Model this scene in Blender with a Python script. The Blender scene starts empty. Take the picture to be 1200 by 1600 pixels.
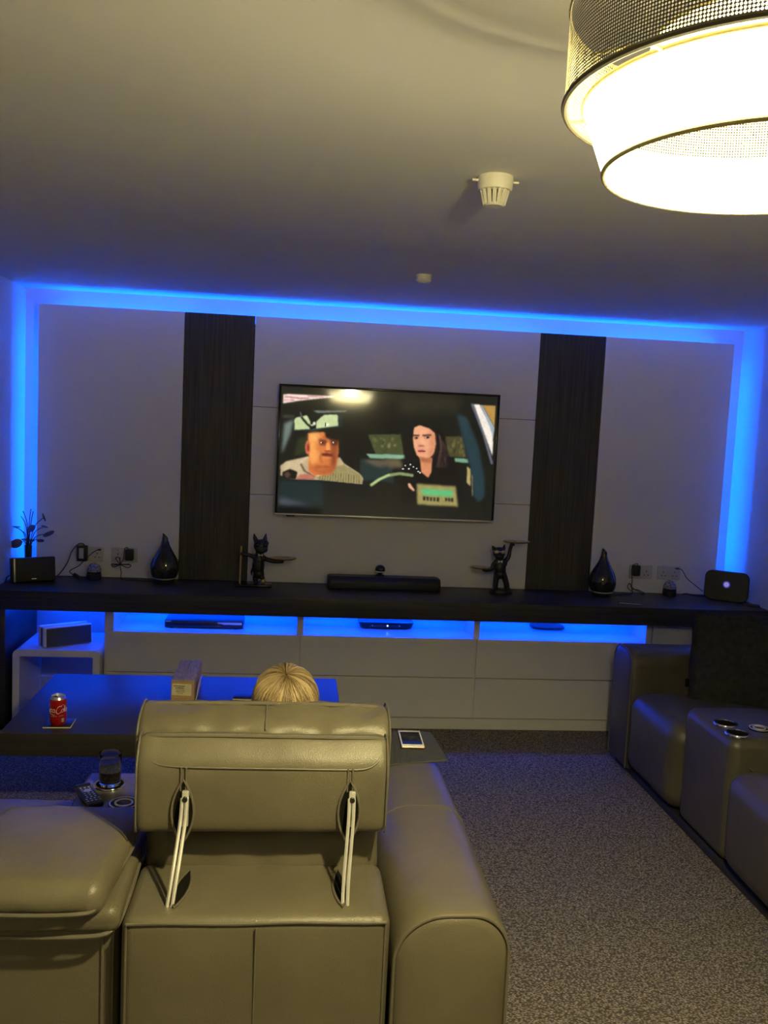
import bpy, math, random
import numpy as np
from mathutils import Vector, Matrix, noise
random.seed(7)
SC = bpy.context.scene
COL = SC.collection
PI = math.pi

# ------------------------------------------------------------------ camera, world, exposure
CAMP = (0.0, -5.4102, 1.7128); YAW, PITCH, ROLL = .1023, -.0963, .0472
cd = bpy.data.cameras.new('camera'); cam = bpy.data.objects.new('camera', cd); COL.objects.link(cam)
cd.sensor_fit = 'VERTICAL'; cd.sensor_height = 24; cd.lens = 24*1400/1600; cd.clip_start = .02
def _cam():
    cy, sy, cp, sp = math.cos(YAW), math.sin(YAW), math.cos(PITCH), math.sin(PITCH)
    f = Vector((sy*cp, cy*cp, sp)); r = Vector((cy, -sy, 0)); u = r.cross(f)
    cr, sr = math.cos(ROLL), math.sin(ROLL)
    r2 = cr*r+sr*u; u2 = -sr*r+cr*u
    m = Matrix((r2, u2, -f)).transposed().to_4x4(); m.translation = CAMP
    return m
cam.matrix_world = _cam(); SC.camera = cam
w = bpy.data.worlds.new('world'); SC.world = w; w.use_nodes = True
w.node_tree.nodes['Background'].inputs[0].default_value = (.5, .5, .55, 1)
w.node_tree.nodes['Background'].inputs[1].default_value = .02
SC.view_settings.view_transform = 'Standard'; SC.view_settings.look = 'None'
SC.view_settings.gamma = 1; SC.view_settings.use_curve_mapping = False
SC.view_settings.exposure = 1.12
LED_COL = (0.0, .092, 1.0); LED_SHELF_COL = (0.0, .054, 1.0); LED_WALL = 55.0; LED_SHELF = 36.0
LAMP_COL = (1.0, .85, .40); BULB = 1400.0; FABRIC = 12.0
TV_GAIN = .52

# ------------------------------------------------------------------ materials
def s2l(c): return tuple(((x/255)/12.92 if x/255 <= .04045 else ((x/255+.055)/1.055)**2.4) for x in c)
class NT:
    def __init__(s, name):
        s.m = bpy.data.materials.new(name); s.m.use_nodes = True
        s.t = s.m.node_tree; s.b = s.t.nodes['Principled BSDF']; s.o = s.t.nodes['Material Output']
    def n(s, typ, **kw):
        x = s.t.nodes.new(typ)
        for k, v in kw.items():
            if k in x.inputs: x.inputs[k].default_value = v
            else: setattr(x, k, v)
        return x
    def l(s, a, b): s.t.links.new(a, b)
def mat(name, col, rough=.5, col2=None, nscale=6, stretch=(1, 1, 1), bump=0, bscale=200, metal=0, spec=.5, coat=0, detail=3,
        bump2=0, b2scale=8, voro=False, contrast=(.3, .7), emit=None, estr=1, trans=0, alpha=1, ior=1.45):
    q = NT(name); b = q.b
    b.inputs['Base Color'].default_value = (*col, 1); b.inputs['Roughness'].default_value = rough
    b.inputs['Metallic'].default_value = metal; b.inputs['Specular IOR Level'].default_value = spec
    b.inputs['Coat Weight'].default_value = coat; b.inputs['Transmission Weight'].default_value = trans
    b.inputs['IOR'].default_value = ior; b.inputs['Alpha'].default_value = alpha
    tc = q.n('ShaderNodeTexCoord'); mp = q.n('ShaderNodeMapping'); mp.inputs['Scale'].default_value = stretch
    q.l(tc.outputs['Object'], mp.inputs[0])
    nz = q.n('ShaderNodeTexNoise', Scale=nscale, Detail=detail); q.l(mp.outputs[0], nz.inputs['Vector'])
    if col2 is None: col2 = tuple(c*.9 for c in col)
    rp = q.n('ShaderNodeValToRGB'); rp.color_ramp.elements[0].position = contrast[0]; rp.color_ramp.elements[1].position = contrast[1]
    rp.color_ramp.elements[0].color = (*col, 1); rp.color_ramp.elements[1].color = (*col2, 1)
    q.l(nz.outputs[0], rp.inputs[0]); q.l(rp.outputs[0], b.inputs['Base Color'])
    last = None
    if bump2:
        n2 = q.n('ShaderNodeTexNoise', Scale=b2scale, Detail=2.0); q.l(tc.outputs['Object'], n2.inputs['Vector'])
        bp = q.n('ShaderNodeBump', Strength=bump2, Distance=.02); q.l(n2.outputs[0], bp.inputs['Height']); last = bp
    if bump:
        if voro: t = q.n('ShaderNodeTexVoronoi', Scale=bscale)
        else: t = q.n('ShaderNodeTexNoise', Scale=bscale, Detail=2.0)
        q.l(mp.outputs[0], t.inputs['Vector'])
        bp = q.n('ShaderNodeBump', Strength=bump, Distance=.002); q.l(t.outputs[0], bp.inputs['Height'])
        if last: q.l(last.outputs[0], bp.inputs['Normal'])
        last = bp
    if last: q.l(last.outputs[0], b.inputs['Normal'])
    if emit: b.inputs['Emission Color'].default_value = (*emit, 1); b.inputs['Emission Strength'].default_value = estr
    return q.m
def emission(name, col, strength):
    q = NT(name); e = q.n('ShaderNodeEmission', Strength=strength); e.inputs[0].default_value = (*col, 1)
    q.l(e.outputs[0], q.o.inputs[0]); return q.m

M = {}
M['ceiling'] = mat('ceiling_paint', (.79, .79, .80), .9, (.77, .77, .78), 2.5, bump2=.03, b2scale=1.5)
M['wall'] = mat('wall_paint', (.70, .69, .67), .85, (.68, .67, .65), 3, bump=.05, bscale=300)
M['panel'] = mat('satin_white_panel', (.77, .765, .77), .42, (.75, .745, .75), 1.5, spec=.35)
M['drawer'] = mat('satin_white_drawer', (.65, .645, .65), .4, (.63, .625, .63), 2, spec=.35)
M['gap'] = mat('dark_gap', (.03, .03, .03), .8)
M['strip_wood'] = mat('dark_grained_wood', (.036, .034, .030), .5, (.078, .074, .066), 6, (14, 14, .35), bump=.25, bscale=12, contrast=(.35, .75), detail=6, spec=.35)
M['top_wood'] = mat('dark_worktop_wood', (.022, .022, .024), .42, (.042, .042, .045), 6, (.4, 14, 14), bump=.2, bscale=12, contrast=(.35, .75), detail=6, spec=.4)
M['table_wood'] = mat('dark_table_wood', (.026, .024, .021), .42, (.042, .039, .034), 6, (.4, 14, 14), bump=.12, bscale=12, contrast=(.35, .75), detail=6, spec=.55)
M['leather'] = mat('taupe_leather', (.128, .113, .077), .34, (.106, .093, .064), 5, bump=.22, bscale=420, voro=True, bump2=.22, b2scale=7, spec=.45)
M['leather_right'] = mat('taupe_leather_shaded', (.072, .066, .056), .38, (.062, .057, .048), 5, bump=.22, bscale=420, voro=True, bump2=.22, b2scale=7, spec=.45)  # same leather as the near sofa, colour darkened for weak lamplight
M['leather_dark'] = mat('leather_piping', (.128, .114, .086), .42, (.11, .098, .074), 30, bump=.2, bscale=500)
M['leather_shadow'] = mat('opening_shade_black', (.010, .009, .008), 1.0, spec=.02)  # flat black painted for the shade inside slots, wells and holes
M['steel'] = mat('brushed_steel', (.82, .80, .76), .32, (.76, .74, .7), 30, metal=.65)
M['chrome'] = mat('chrome', (.8, .8, .82), .12, metal=1)
M['gold'] = mat('antique_gold', (.80, .62, .28), .42, (.66, .5, .2), 20, metal=1)
M['black_gloss'] = mat('black_gloss_plastic', (.010, .010, .011), .18, spec=.5)
M['black_satin'] = mat('black_satin_plastic', (.016, .016, .017), .42)
M['black_matte'] = mat('black_matte_plastic', (.022, .022, .023), .65, bump=.1, bscale=600)
M['black_fabric'] = mat('black_pillow_fabric', (.020, .020, .022), .95, (.034, .034, .036), 40, bump=.5, bscale=500, spec=.1, bump2=.25, b2scale=5)
M['grille'] = mat('grey_grille_cloth', (.045, .047, .05), .8, (.07, .072, .075), 300, bump=.3, bscale=900)
M['white_gloss'] = mat('white_gloss_lacquer', (.74, .74, .74), .18, spec=.5)
M['socket'] = mat('white_socket_plastic', (.60, .59, .56), .35)
M['figure'] = mat('black_resin', (.014, .014, .016), .34, (.02, .02, .022), 30)
M['ceramic'] = mat('black_glazed_glass', (.012, .014, .018), .10, (.022, .026, .034), 9, spec=.6, coat=.5)
M['detector'] = mat('ivory_plastic', (.78, .75, .66), .45)
M['pad_cloth'] = mat('grey_folio_fabric', (.05, .053, .052), .8, (.06, .063, .061), 60, bump=.3, bscale=700)
M['stem'] = mat('dark_bronze_wire', (.03, .022, .03), .4, metal=.4)
M['leaf'] = mat('smoky_petal', (.14, .11, .16), .6, (.07, .05, .09), 20)
M['crate'] = mat('rough_pine', (.62, .40, .18), .75, (.46, .27, .11), 7, (2, 30, 30), bump=.3, bscale=30, detail=6)
M['crate_top'] = mat('weathered_pine_lid', (.52, .42, .34), .8, (.30, .23, .18), 6, (30, 3, 30), bump=.4, bscale=40, detail=6)
M['label'] = mat('cream_paper', (.80, .74, .46), .8, (.72, .66, .40), 40)
M['ink'] = mat('dark_ink', (.06, .05, .03), .8)
M['can_red'] = mat('red_can_lacquer', (.52, .012, .015), .28, (.46, .01, .013), 10, metal=.25, spec=.5)
M['can_ink'] = mat('white_can_print', (.86, .82, .78), .4)
M['alu'] = mat('can_aluminium', (.78, .78, .78), .28, metal=1)
M['barcode'] = mat('pale_print', (.55, .58, .48), .5)
M['rosegold'] = mat('rose_gold_metal', (.80, .46, .32), .3, metal=.8)
M['phone_white'] = mat('white_phone_bezel', (.9, .88, .84), .25)
def hair_mat():
    q = NT('blonde_hair'); b = q.b; a = q.n('ShaderNodeVertexColor', layer_name='tone')
    rp = q.n('ShaderNodeValToRGB'); e = rp.color_ramp.elements
    e[0].position = .12; e[0].color = (.10, .062, .026, 1); e[1].position = .85; e[1].color = (.60, .455, .25, 1)
    q.l(a.outputs[0], rp.inputs[0]); q.l(rp.outputs[0], b.inputs['Base Color']); b.inputs['Roughness'].default_value = .38
    return q.m
M['hair'] = hair_mat()
M['hair_root'] = mat('darker_blonde_roots', (.16, .10, .045), .5, (.11, .07, .03), 60)
M['skin'] = mat('skin', (.62, .38, .27), .5, (.58, .35, .25), 15)
M['shirt'] = mat('navy_cotton', (.05, .06, .12), .9, (.04, .05, .1), 40, bump=.3, bscale=500)
M['trouser'] = mat('grey_jersey', (.12, .12, .13), .9, bump=.3, bscale=500)
M['eye'] = mat('eye_white', (.8, .8, .78), .2)
M['bulb_cap'] = mat('brass_holder', (.45, .36, .18), .35, metal=1)
M['rim_dark'] = mat('olive_metal_rim', (.10, .085, .045), .5)
M['rim_gold'] = mat('champagne_rim', (.62, .54, .28), .5)
M['plate'] = mat('dark_olive_plate', (.05, .045, .025), .6)
M['drink'] = mat('dark_cola_drink', (.010, .005, .004), .08)
M['led'] = emission('blue_led', LED_COL, LED_WALL)
M['led_shelf'] = emission('blue_shelf_led', LED_SHELF_COL, LED_SHELF)
M['bulb'] = emission('warm_bulb', LAMP_COL, BULB)
M['ring_light'] = emission('violet_ring_light', (.50, .46, 1.0), .22)
M['ring_core'] = mat('blue_ring_core', (.02, .02, .2), .3, emit=(.03, .03, .5), estr=.6)
M['blue_led_dot'] = emission('blue_standby_dot', (.25, .45, 1.0), 2.5)

def carpet_mat():
    q = NT('speckled_carpet'); b = q.b
    tc = q.n('ShaderNodeTexCoord'); mp = q.n('ShaderNodeMapping'); mp.inputs['Scale'].default_value = (1, 1.0, 1)
    mp.inputs['Rotation'].default_value = (0, 0, .6); q.l(tc.outputs['Object'], mp.inputs[0])
    mp.inputs['Scale'].default_value = (1, 1.7, 1)
    v = q.n('ShaderNodeTexVoronoi', Scale=118.0); q.l(mp.outputs[0], v.inputs['Vector'])
    rp = q.n('ShaderNodeValToRGB'); e = rp.color_ramp.elements
    e[0].position = .1; e[0].color = (.50, .445, .385, 1); e[1].position = .62; e[1].color = (.105, .092, .080, 1)
    q.l(v.outputs['Distance'], rp.inputs[0])
    nz = q.n('ShaderNodeTexNoise', Scale=60.0, Detail=2.0); q.l(tc.outputs['Object'], nz.inputs['Vector'])
    mx = q.n('ShaderNodeMix'); mx.data_type = 'RGBA'; mx.blend_type = 'MULTIPLY'; mx.inputs[0].default_value = .5
    r2 = q.n('ShaderNodeValToRGB'); r2.color_ramp.elements[0].position = .32; r2.color_ramp.elements[0].color = (.35, .35, .35, 1)
    r2.color_ramp.elements[1].position = .62; r2.color_ramp.elements[1].color = (1.2, 1.2, 1.2, 1)
    q.l(nz.outputs[0], r2.inputs[0]); q.l(rp.outputs[0], mx.inputs[6]); q.l(r2.outputs[0], mx.inputs[7])
    q.l(mx.outputs[2], b.inputs['Base Color']); b.inputs['Roughness'].default_value = .95
    b.inputs['Specular IOR Level'].default_value = .15
    bp = q.n('ShaderNodeBump', Strength=.8, Distance=.006); bp.invert = True
    q.l(v.outputs['Distance'], bp.inputs['Height']); q.l(bp.outputs[0], b.inputs['Normal'])
    return q.m
M['carpet'] = carpet_mat()

def fabric_mat():
    q = NT('glowing_white_shade'); b = q.b
    b.inputs['Base Color'].default_value = (.85, .82, .70, 1); b.inputs['Roughness'].default_value = .9
    tc = q.n('ShaderNodeTexCoord'); nz = q.n('ShaderNodeTexNoise', Scale=300.0); q.l(tc.outputs['Object'], nz.inputs['Vector'])
    bp = q.n('ShaderNodeBump', Strength=.1, Distance=.001); q.l(nz.outputs[0], bp.inputs['Height']); q.l(bp.outputs[0], b.inputs['Normal'])
    b.inputs['Emission Color'].default_value = (1, .88, .50, 1); b.inputs['Emission Strength'].default_value = FABRIC
    return q.m
M['fabric'] = fabric_mat()
def mesh_mat():   # woven metal gauze: the holes are open
    q = NT('woven_gauze'); b = q.b
    b.inputs['Base Color'].default_value = (.085, .075, .042, 1); b.inputs['Roughness'].default_value = .6
    uv = q.n('ShaderNodeUVMap')
    sp = q.n('ShaderNodeSeparateXYZ'); q.l(uv.outputs[0], sp.inputs[0])
    def wv(sock, k, shift=None):
        a = q.n('ShaderNodeMath', operation='MULTIPLY'); q.l(sock, a.inputs[0]); a.inputs[1].default_value = k
        s = q.n('ShaderNodeMath', operation='SINE'); q.l(a.outputs[0], s.inputs[0]); return s.outputs[0]
    a1 = q.n('ShaderNodeMath', operation='ADD'); q.l(sp.outputs[0], a1.inputs[0]); q.l(sp.outputs[1], a1.inputs[1])
    a2 = q.n('ShaderNodeMath', operation='SUBTRACT'); q.l(sp.outputs[0], a2.inputs[0]); q.l(sp.outputs[1], a2.inputs[1])
    K = PI/.0038
    m = q.n('ShaderNodeMath', operation='MULTIPLY'); q.l(wv(a1.outputs[0], K), m.inputs[0]); q.l(wv(a2.outputs[0], K), m.inputs[1])
    g = q.n('ShaderNodeMath', operation='GREATER_THAN'); q.l(m.outputs[0], g.inputs[0]); g.inputs[1].default_value = .18
    t = q.n('ShaderNodeBsdfTransparent'); mx = q.n('ShaderNodeMixShader')
    q.l(g.outputs[0], mx.inputs[0]); q.l(b.outputs[0], mx.inputs[1]); q.l(t.outputs[0], mx.inputs[2]); q.l(mx.outputs[0], q.o.inputs[0])
    return q.m
M['gauze'] = mesh_mat()
def glass_mat():
    q = NT('clear_glass'); b = q.b
    b.inputs['Base Color'].default_value = (.95, .97, 1, 1); b.inputs['Roughness'].default_value = .02
    b.inputs['Transmission Weight'].default_value = 1; b.inputs['IOR'].default_value = 1.45
    return q.m
M['glass'] = glass_mat()
M['dome'] = mat('milky_dome', (.30, .31, .38), .15, (.10, .10, .14), 90, spec=.5, contrast=(.45, .6))
M['amber_glass'] = M['ceramic']

# ------------------------------------------------------------------ mesh building
ORIG = {}
class B:
    def __init__(s): s.v = []; s.f = []; s.uv = {}
    def add(s, v, f, mx=None):
        o = len(s.v)
        if mx is not None: v = [tuple(mx @ Vector(p)) for p in v]
        s.v += [tuple(map(float, p)) for p in v]; s.f += [tuple(i+o for i in q) for q in f]; return s
    def box(s, c, size, r=.002, seg=1, n=1, bulge=(0, 0, 0), amp=0, freq=6, rot=None, taper=None):
        h = [max(x/2, 1e-5) for x in size]; r = min(r, min(h)*.98)
        ax = []
        for k in range(3):
            e = [h[k]-r+r*math.tan(PI/4*i/seg) for i in range(seg+1)]
            inn = [(-1+2*i/n)*(h[k]-r) for i in range(1, n)]
            ax.append([-x for x in reversed(e)]+inn+e)
        idx = {}; V = []; F = []
        def vid(p):
            key = tuple(round(x, 7) for x in p)
            if key in idx: return idx[key]
            inner = [max(-(h[k]-r), min(h[k]-r, p[k])) for k in range(3)]
            d = Vector([p[k]-inner[k] for k in range(3)])
            d.normalize(); q = [inner[k]+r*d[k] for k in range(3)]
            u = [q[k]/h[k] for k in range(3)]
            for k in range(3):
                if bulge[k]:
                    a, b2 = [j for j in range(3) if j != k]
                    q[k] += bulge[k]*u[k]*max(0, 1-u[a]**2)*max(0, 1-u[b2]**2)
            q = Vector(q)
            if amp:
                g = q+Vector(c); q += d*amp*noise.noise(g*freq)
            if taper: q = Vector(taper(q))
            idx[key] = len(V); V.append(q); return idx[key]
        for k in range(3):
            a, b2 = (k+1) % 3, (k+2) % 3
            for sgn in (-1, 1):
                A, Bx = ax[a], ax[b2]
                for i in range(len(A)-1):
                    for j in range(len(Bx)-1):
                        qd = []
                        for (ii, jj) in ((i, j), (i+1, j), (i+1, j+1), (i, j+1)):
                            p = [0, 0, 0]; p[k] = sgn*h[k]; p[a] = A[ii]; p[b2] = Bx[jj]; qd.append(vid(p))
                        if sgn < 0: qd.reverse()
                        F.append(qd)
        m = Matrix.Translation(c) @ (rot.to_4x4() if rot is not None else Matrix.Identity(4))
        return s.add(V, F, m)
    def lathe(s, prof, c=(0, 0, 0), seg=32, rot=None, cap=True, sx=1, sy=1):
        V = []; F = []; n = len(prof)
        for i in range(seg):
            a = 2*PI*i/seg
            for (r, z) in prof: V.append((r*math.cos(a)*sx, r*math.sin(a)*sy, z))
        for i in range(seg):
            j = (i+1) % seg
            for k in range(n-1): F.append((i*n+k, j*n+k, j*n+k+1, i*n+k+1))
        if cap:
            if prof[0][0] > 1e-6: F.append(tuple(i*n for i in reversed(range(seg))))
            if prof[-1][0] > 1e-6: F.append(tuple(i*n+n-1 for i in range(seg)))
        return s.add(V, F, Matrix.Translation(c) @ (rot.to_4x4() if rot is not None else Matrix.Identity(4)))
    def tube(s, pts, r, seg=8, closed=False, cap=True, flat=1.0):
        P = [Vector(p) for p in pts]; n = len(P); R = r if isinstance(r, (list, tuple)) else [r]*n
        V = []; F = []; up = None
        for i in range(n):
            if closed: t = P[(i+1) % n]-P[i-1]
            else: t = P[min(i+1, n-1)]-P[max(i-1, 0)]
            if t.length < 1e-9: t = Vector((0, 0, 1))
            t.normalize()
            if up is None: up = Vector((0, 0, 1)) if abs(t.z) < .9 else Vector((1, 0, 0))
            up = (up-t*up.dot(t))
            if up.length < 1e-6: up = t.orthogonal()
            up.normalize(); sd = t.cross(up)
            for k in range(seg):
                a = 2*PI*k/seg; V.append(P[i]+(up*math.cos(a)+sd*math.sin(a)*flat)*R[i])
        m = n if closed else n-1
        for i in range(m):
            j = (i+1) % n
            for k in range(seg):
                k2 = (k+1) % seg; F.append((i*seg+k, i*seg+k2, j*seg+k2, j*seg+k))
        if cap and not closed:
            F.append(tuple(reversed(range(seg)))); F.append(tuple((n-1)*seg+k for k in range(seg)))
        return s.add(V, F)
    def ell(s, c, rad, nu=16, nv=10, rot=None):
        prof = [(math.cos(-PI/2+PI*i/nv), math.sin(-PI/2+PI*i/nv)) for i in range(nv+1)]
        prof[0] = (0, -1); prof[-1] = (0, 1)
        V = []; F = []
        for i in range(nu):
            a = 2*PI*i/nu
            for (r, z) in prof[1:-1]: V.append((r*math.cos(a)*rad[0], r*math.sin(a)*rad[1], z*rad[2]))
        n = nv-1; b0 = len(V); V += [(0, 0, -rad[2]), (0, 0, rad[2])]
        for i in range(nu):
            j = (i+1) % nu; F.append((b0, j*n, i*n)); F.append((b0+1, i*n+n-1, j*n+n-1))
            for k in range(n-1): F.append((i*n+k, j*n+k, j*n+k+1, i*n+k+1))
        return s.add(V, F, Matrix.Translation(c) @ (rot.to_4x4() if rot is not None else Matrix.Identity(4)))
    def loft(s, secs, cap=True, closed=True):
        n = len(secs[0]); V = [p for q in secs for p in q]; F = []
        for i in range(len(secs)-1):
            for k in range(n if closed else n-1):
                k2 = (k+1) % n; F.append((i*n+k, i*n+k2, (i+1)*n+k2, (i+1)*n+k))
        if cap: F.append(tuple(reversed(range(n)))); F.append(tuple((len(secs)-1)*n+k for k in range(n)))
        return s.add(V, F)
    def prism(s, pts, off):   # planar polygon pushed along off
        n = len(pts); o = Vector(off)
        return s.add([Vector(p) for p in pts]+[Vector(p)+o for p in pts],
                     [tuple(reversed(range(n))), tuple(range(n, 2*n))]+[(i, (i+1) % n, n+(i+1) % n, n+i) for i in range(n)])
    def build(s, name, m, parent=None, smooth=True, ang=38, wn=False):
        me = bpy.data.meshes.new(name)
        V = np.array(s.v, float)
        if parent is not None: org = ORIG[parent.name]
        else: org = Vector(((V[:, 0].min()+V[:, 0].max())/2, (V[:, 1].min()+V[:, 1].max())/2, V[:, 2].min()))
        V = V-np.array(org)
        me.from_pydata(V.tolist(), [], s.f); me.update()
        me.polygons.foreach_set('use_smooth', [smooth]*len(me.polygons))
        if smooth and ang: me.set_sharp_from_angle(angle=math.radians(ang))
        me.materials.append(m)
        o = bpy.data.objects.new(name, me); COL.objects.link(o)
        if parent is None: o.location = org
        else: o.parent = parent
        ORIG[o.name] = org
        return o
def tag(o, label=None, cat=None, group=None, kind=None):
    for k, v in (('label', label), ('category', cat), ('group', group), ('kind', kind)):
        if v: o[k] = v
    return o
def thing(name, loc, label, cat, group=None):
    o = bpy.data.objects.new(name, None); COL.objects.link(o); o.location = loc; o.empty_display_size = .05
    ORIG[o.name] = Vector(loc); return tag(o, label, cat, group)
def copy_thing(root, delta, label, rotz=0):
    def cp(o, p):
        c = o.copy(); COL.objects.link(c); c.parent = p; ORIG[c.name] = ORIG[o.name]
        for ch in list(o.children): cp(ch, c)
        return c
    c = cp(root, None); c.location = root.location+Vector(delta); c.rotation_euler.z = rotz; c['label'] = label
    return c
def struct(o): o['kind'] = 'structure'; return o
def remeshed(b, name, m, parent, vox=.004, smooth_it=4):
    o = b.build('tmp', m, parent); md = o.modifiers.new('r', 'REMESH'); md.mode = 'VOXEL'; md.voxel_size = vox
    sm = o.modifiers.new('s', 'SMOOTH'); sm.iterations = smooth_it; sm.factor = .5
    dg = bpy.context.evaluated_depsgraph_get(); me = bpy.data.meshes.new_from_object(o.evaluated_get(dg))
    org = ORIG[o.name]; old = o.data
    bpy.data.objects.remove(o); bpy.data.meshes.remove(old)
    me.name = name; me.polygons.foreach_set('use_smooth', [True]*len(me.polygons))
    if not me.materials: me.materials.append(m)
    o = bpy.data.objects.new(name, me); COL.objects.link(o)
    if parent: o.parent = parent
    else: o.location = org
    ORIG[o.name] = org
    return o
def rz(a): return Matrix.Rotation(a, 3, 'Z')
def rx(a): return Matrix.Rotation(a, 3, 'X')
def ry(a): return Matrix.Rotation(a, 3, 'Y')
def smoothpts(P, n=6):     # Catmull-Rom
    P = [Vector(p) for p in P]; out = []
    for i in range(len(P)-1):
        a, b, c, d = P[max(i-1, 0)], P[i], P[i+1], P[min(i+2, len(P)-1)]
        for k in range(n):
            t = k/n
            out.append(.5*((2*b)+(c-a)*t+(2*a-5*b+4*c-d)*t*t+(3*b-a-3*c+d)*t**3))
    out.append(P[-1]); return out

# ------------------------------------------------------------------ room
XL, XR, H, YB = -1.564, 2.750, 2.40, -6.7
struct(B().box(((XL+XR)/2, YB/2, -.05), (XR-XL+.4, -YB+.4, .1), .001).build('floor', M['carpet']))
struct(B().box(((XL+XR)/2, YB/2, H+.05), (XR-XL+.4, -YB+.4, .1), .001).build('ceiling', M['ceiling']))
struct(B().box(((XL+XR)/2, .05, H/2), (XR-XL+.2, .1, H), .001).build('wall_back', M['wall']))
struct(B().box((XL-.05, YB/2, H/2), (.1, -YB, H), .001).build('wall_left', M['wall']))
struct(B().box((XR+.05, YB/2, H/2), (.1, -YB, H), .001).build('wall_right', M['wall']))
struct(B().box(((XL+XR)/2, YB-.05, H/2), (XR-XL+.2, .1, H), .001).build('wall_front', M['wall']))
struct(B().box((-1.22, -.009, .065), (.50, .018, .13), .004).build('baseboard_back', M['white_gloss']))
struct(B().box((XL+.009, -3.7, .065), (.018, -YB-.75, .13), .004).build('baseboard_left', M['white_gloss']))
struct(B().box((XR-.009, -3.7, .065), (.018, -YB-.75, .13), .004).build('baseboard_right', M['white_gloss']))

# ------------------------------------------------------------------ media wall panelling with hidden blue light strips
PL, PR, PT, PY = -1.459, 2.634, 2.304, -.13
S1, S2, S3, S4 = -.6506, -.2528, 1.4282, 1.8275
WZ = .758
pan = thing('media_wall_panelling', (.6, -.07, WZ), 'white media wall panelling with two dark wood strips, edged by blue light', 'wall panelling')
g = .0015
def panel(name, x0, x1, z0, z1, m, dy=0):
    return B().box(((x0+x1)/2, PY+.02+dy/2, (z0+z1)/2), (x1-x0-2*g, .04-dy, z1-z0-2*g), .0012).build(name, m, pan, smooth=False)
panel('white_panel', PL, S1, WZ, PT, M['panel']); panel('white_panel', S4, PR, WZ, PT, M['panel'])
for a, b in ((WZ, 1.2756), (1.2756, 1.7864), (1.7864, PT)): panel('centre_panel', S2, S3, a, b, M['panel'])
for a, b in ((S1, S2), (S3, S4)): tag(panel('wood_strip', a, b, WZ, PT, M['strip_wood'], .001), 'dark grained vertical wood strip')
B().box(((PL+PR)/2, -.0845, (WZ+PT)/2-.02), (PR-PL-.04, .009, PT-WZ-.06), .001).build('backing_board', M['gap'], pan, smooth=False)
IN = .045
B().box(((PL+PR)/2, -.04, PT-IN-.03), (PR-PL-2*IN, .079, .06), .001).build('batten', M['wall'], pan, smooth=False)
for x in (PL+IN+.03, PR-IN-.03):
    B().box((x, -.04, (WZ+PT-IN-.06)/2), (.06, .079, PT-IN-.06-WZ), .001).build('batten', M['wall'], pan, smooth=False)
YL = -.028
B().box(((PL+PR)/2, YL, PT-IN+.0015), (PR-PL-2*IN, .010, .003), .0005).build('light_strip', M['led'], pan, smooth=False)
for x in (PL+IN-.0015, PR-IN+.0015):
    B().box((x, YL, (WZ+PT-IN)/2+.02), (.003, .010, PT-IN-WZ-.06), .0005).build('light_strip', M['led'], pan, smooth=False)

# ------------------------------------------------------------------ long low unit under the worktop
YF = -.5
wt = thing('media_worktop', (.6, -.3, .655), 'long thick dark wood worktop running the full width below the television', 'worktop')
B().box(((XL+XR)/2, -.302, .7065), (XR-XL-.004, .596, .103), .003).build('worktop_slab', M['top_wood'], wt, wn=True)
ep = B().box((XL+.042, -.30, .327), (.076, .59, .654), .003).build('end_panel', M['top_wood'])
tag(ep, 'dark wood end panel holding up the left end of the worktop', 'end panel')
CX = [(-.9925, -.945), (.0495, .0845), (1.048, 1.0815), (2.060, 2.0915)]   # uprights
cab = thing('drawer_cabinet', (.55, -.26, 0), 'long white handleless drawer cabinet with three blue lit open shelves', 'cabinet')
B().box(((CX[0][0]+CX[3][1])/2, -.255, .034), (CX[3][1]-CX[0][0], .47, .068), .002).build('plinth', M['drawer'], cab, smooth=False)
for a, b in CX:
    B().box(((a+b)/2, -.26, .359), (b-a, .475, .582), .0015).build('upright', M['drawer'], cab, smooth=False)
B().box(((CX[0][1]+CX[3][0])/2, -.06, .36), (CX[3][0]-CX[0][1], .02, .58), .001).build('back_panel', M['drawer'], cab, smooth=False)
for i in range(3):
    a = CX[i][1]; b = CX[i+1][0]
    B().box(((a+b)/2, -.273, .521), (b-a, .405, .018), .001).build('open_shelf', M['white_gloss'], cab, smooth=False)
    # drawer fronts cover half of each upright
    x0 = CX[i][0]+.012 if i == 0 else (CX[i][0]+CX[i][1])/2+.004
    x1 = (CX[i+1][0]+CX[i+1][1])/2-.004
    for z0, z1 in ((.0725, .3035), (.3075, .5305)):
        B().box(((x0+x1)/2, YF+.004, (z0+z1)/2), (x1-x0, .020, z1-z0), .0015).build('drawer_front', M['drawer'], cab, smooth=False)
    for y in (-.13, -.42): B().box(((a+b)/2, y, .6515), (b-a-.02, .012, .005), .0005).build('light_strip', M['led_shelf'], cab, smooth=False)
B().box(((CX[0][1]+CX[3][0])/2, -.30, .30), (CX[3][0]-CX[0][1], .36, .40), .001).build('drawer_carcass', M['gap'], cab, smooth=False)
rc = thing('corner_cupboard', (2.42, -.26, 0), 'white cupboard front under the worktop behind the right sofa', 'cupboard')
B().box((2.421, -.25, .327), (.652, .44, .652), .002).build('carcass', M['drawer'], rc, smooth=False)
B().box((2.421, YF+.01, .35), (.640, .02, .60), .002).build('door', M['drawer'], rc, smooth=False)
# light strip of the open bay on the left
for y in (-.13, -.42): B().box((-1.23, y, .6515), (.44, .012, .005), .0005).build('light_strip', M['led_shelf'], wt, smooth=False)

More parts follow.
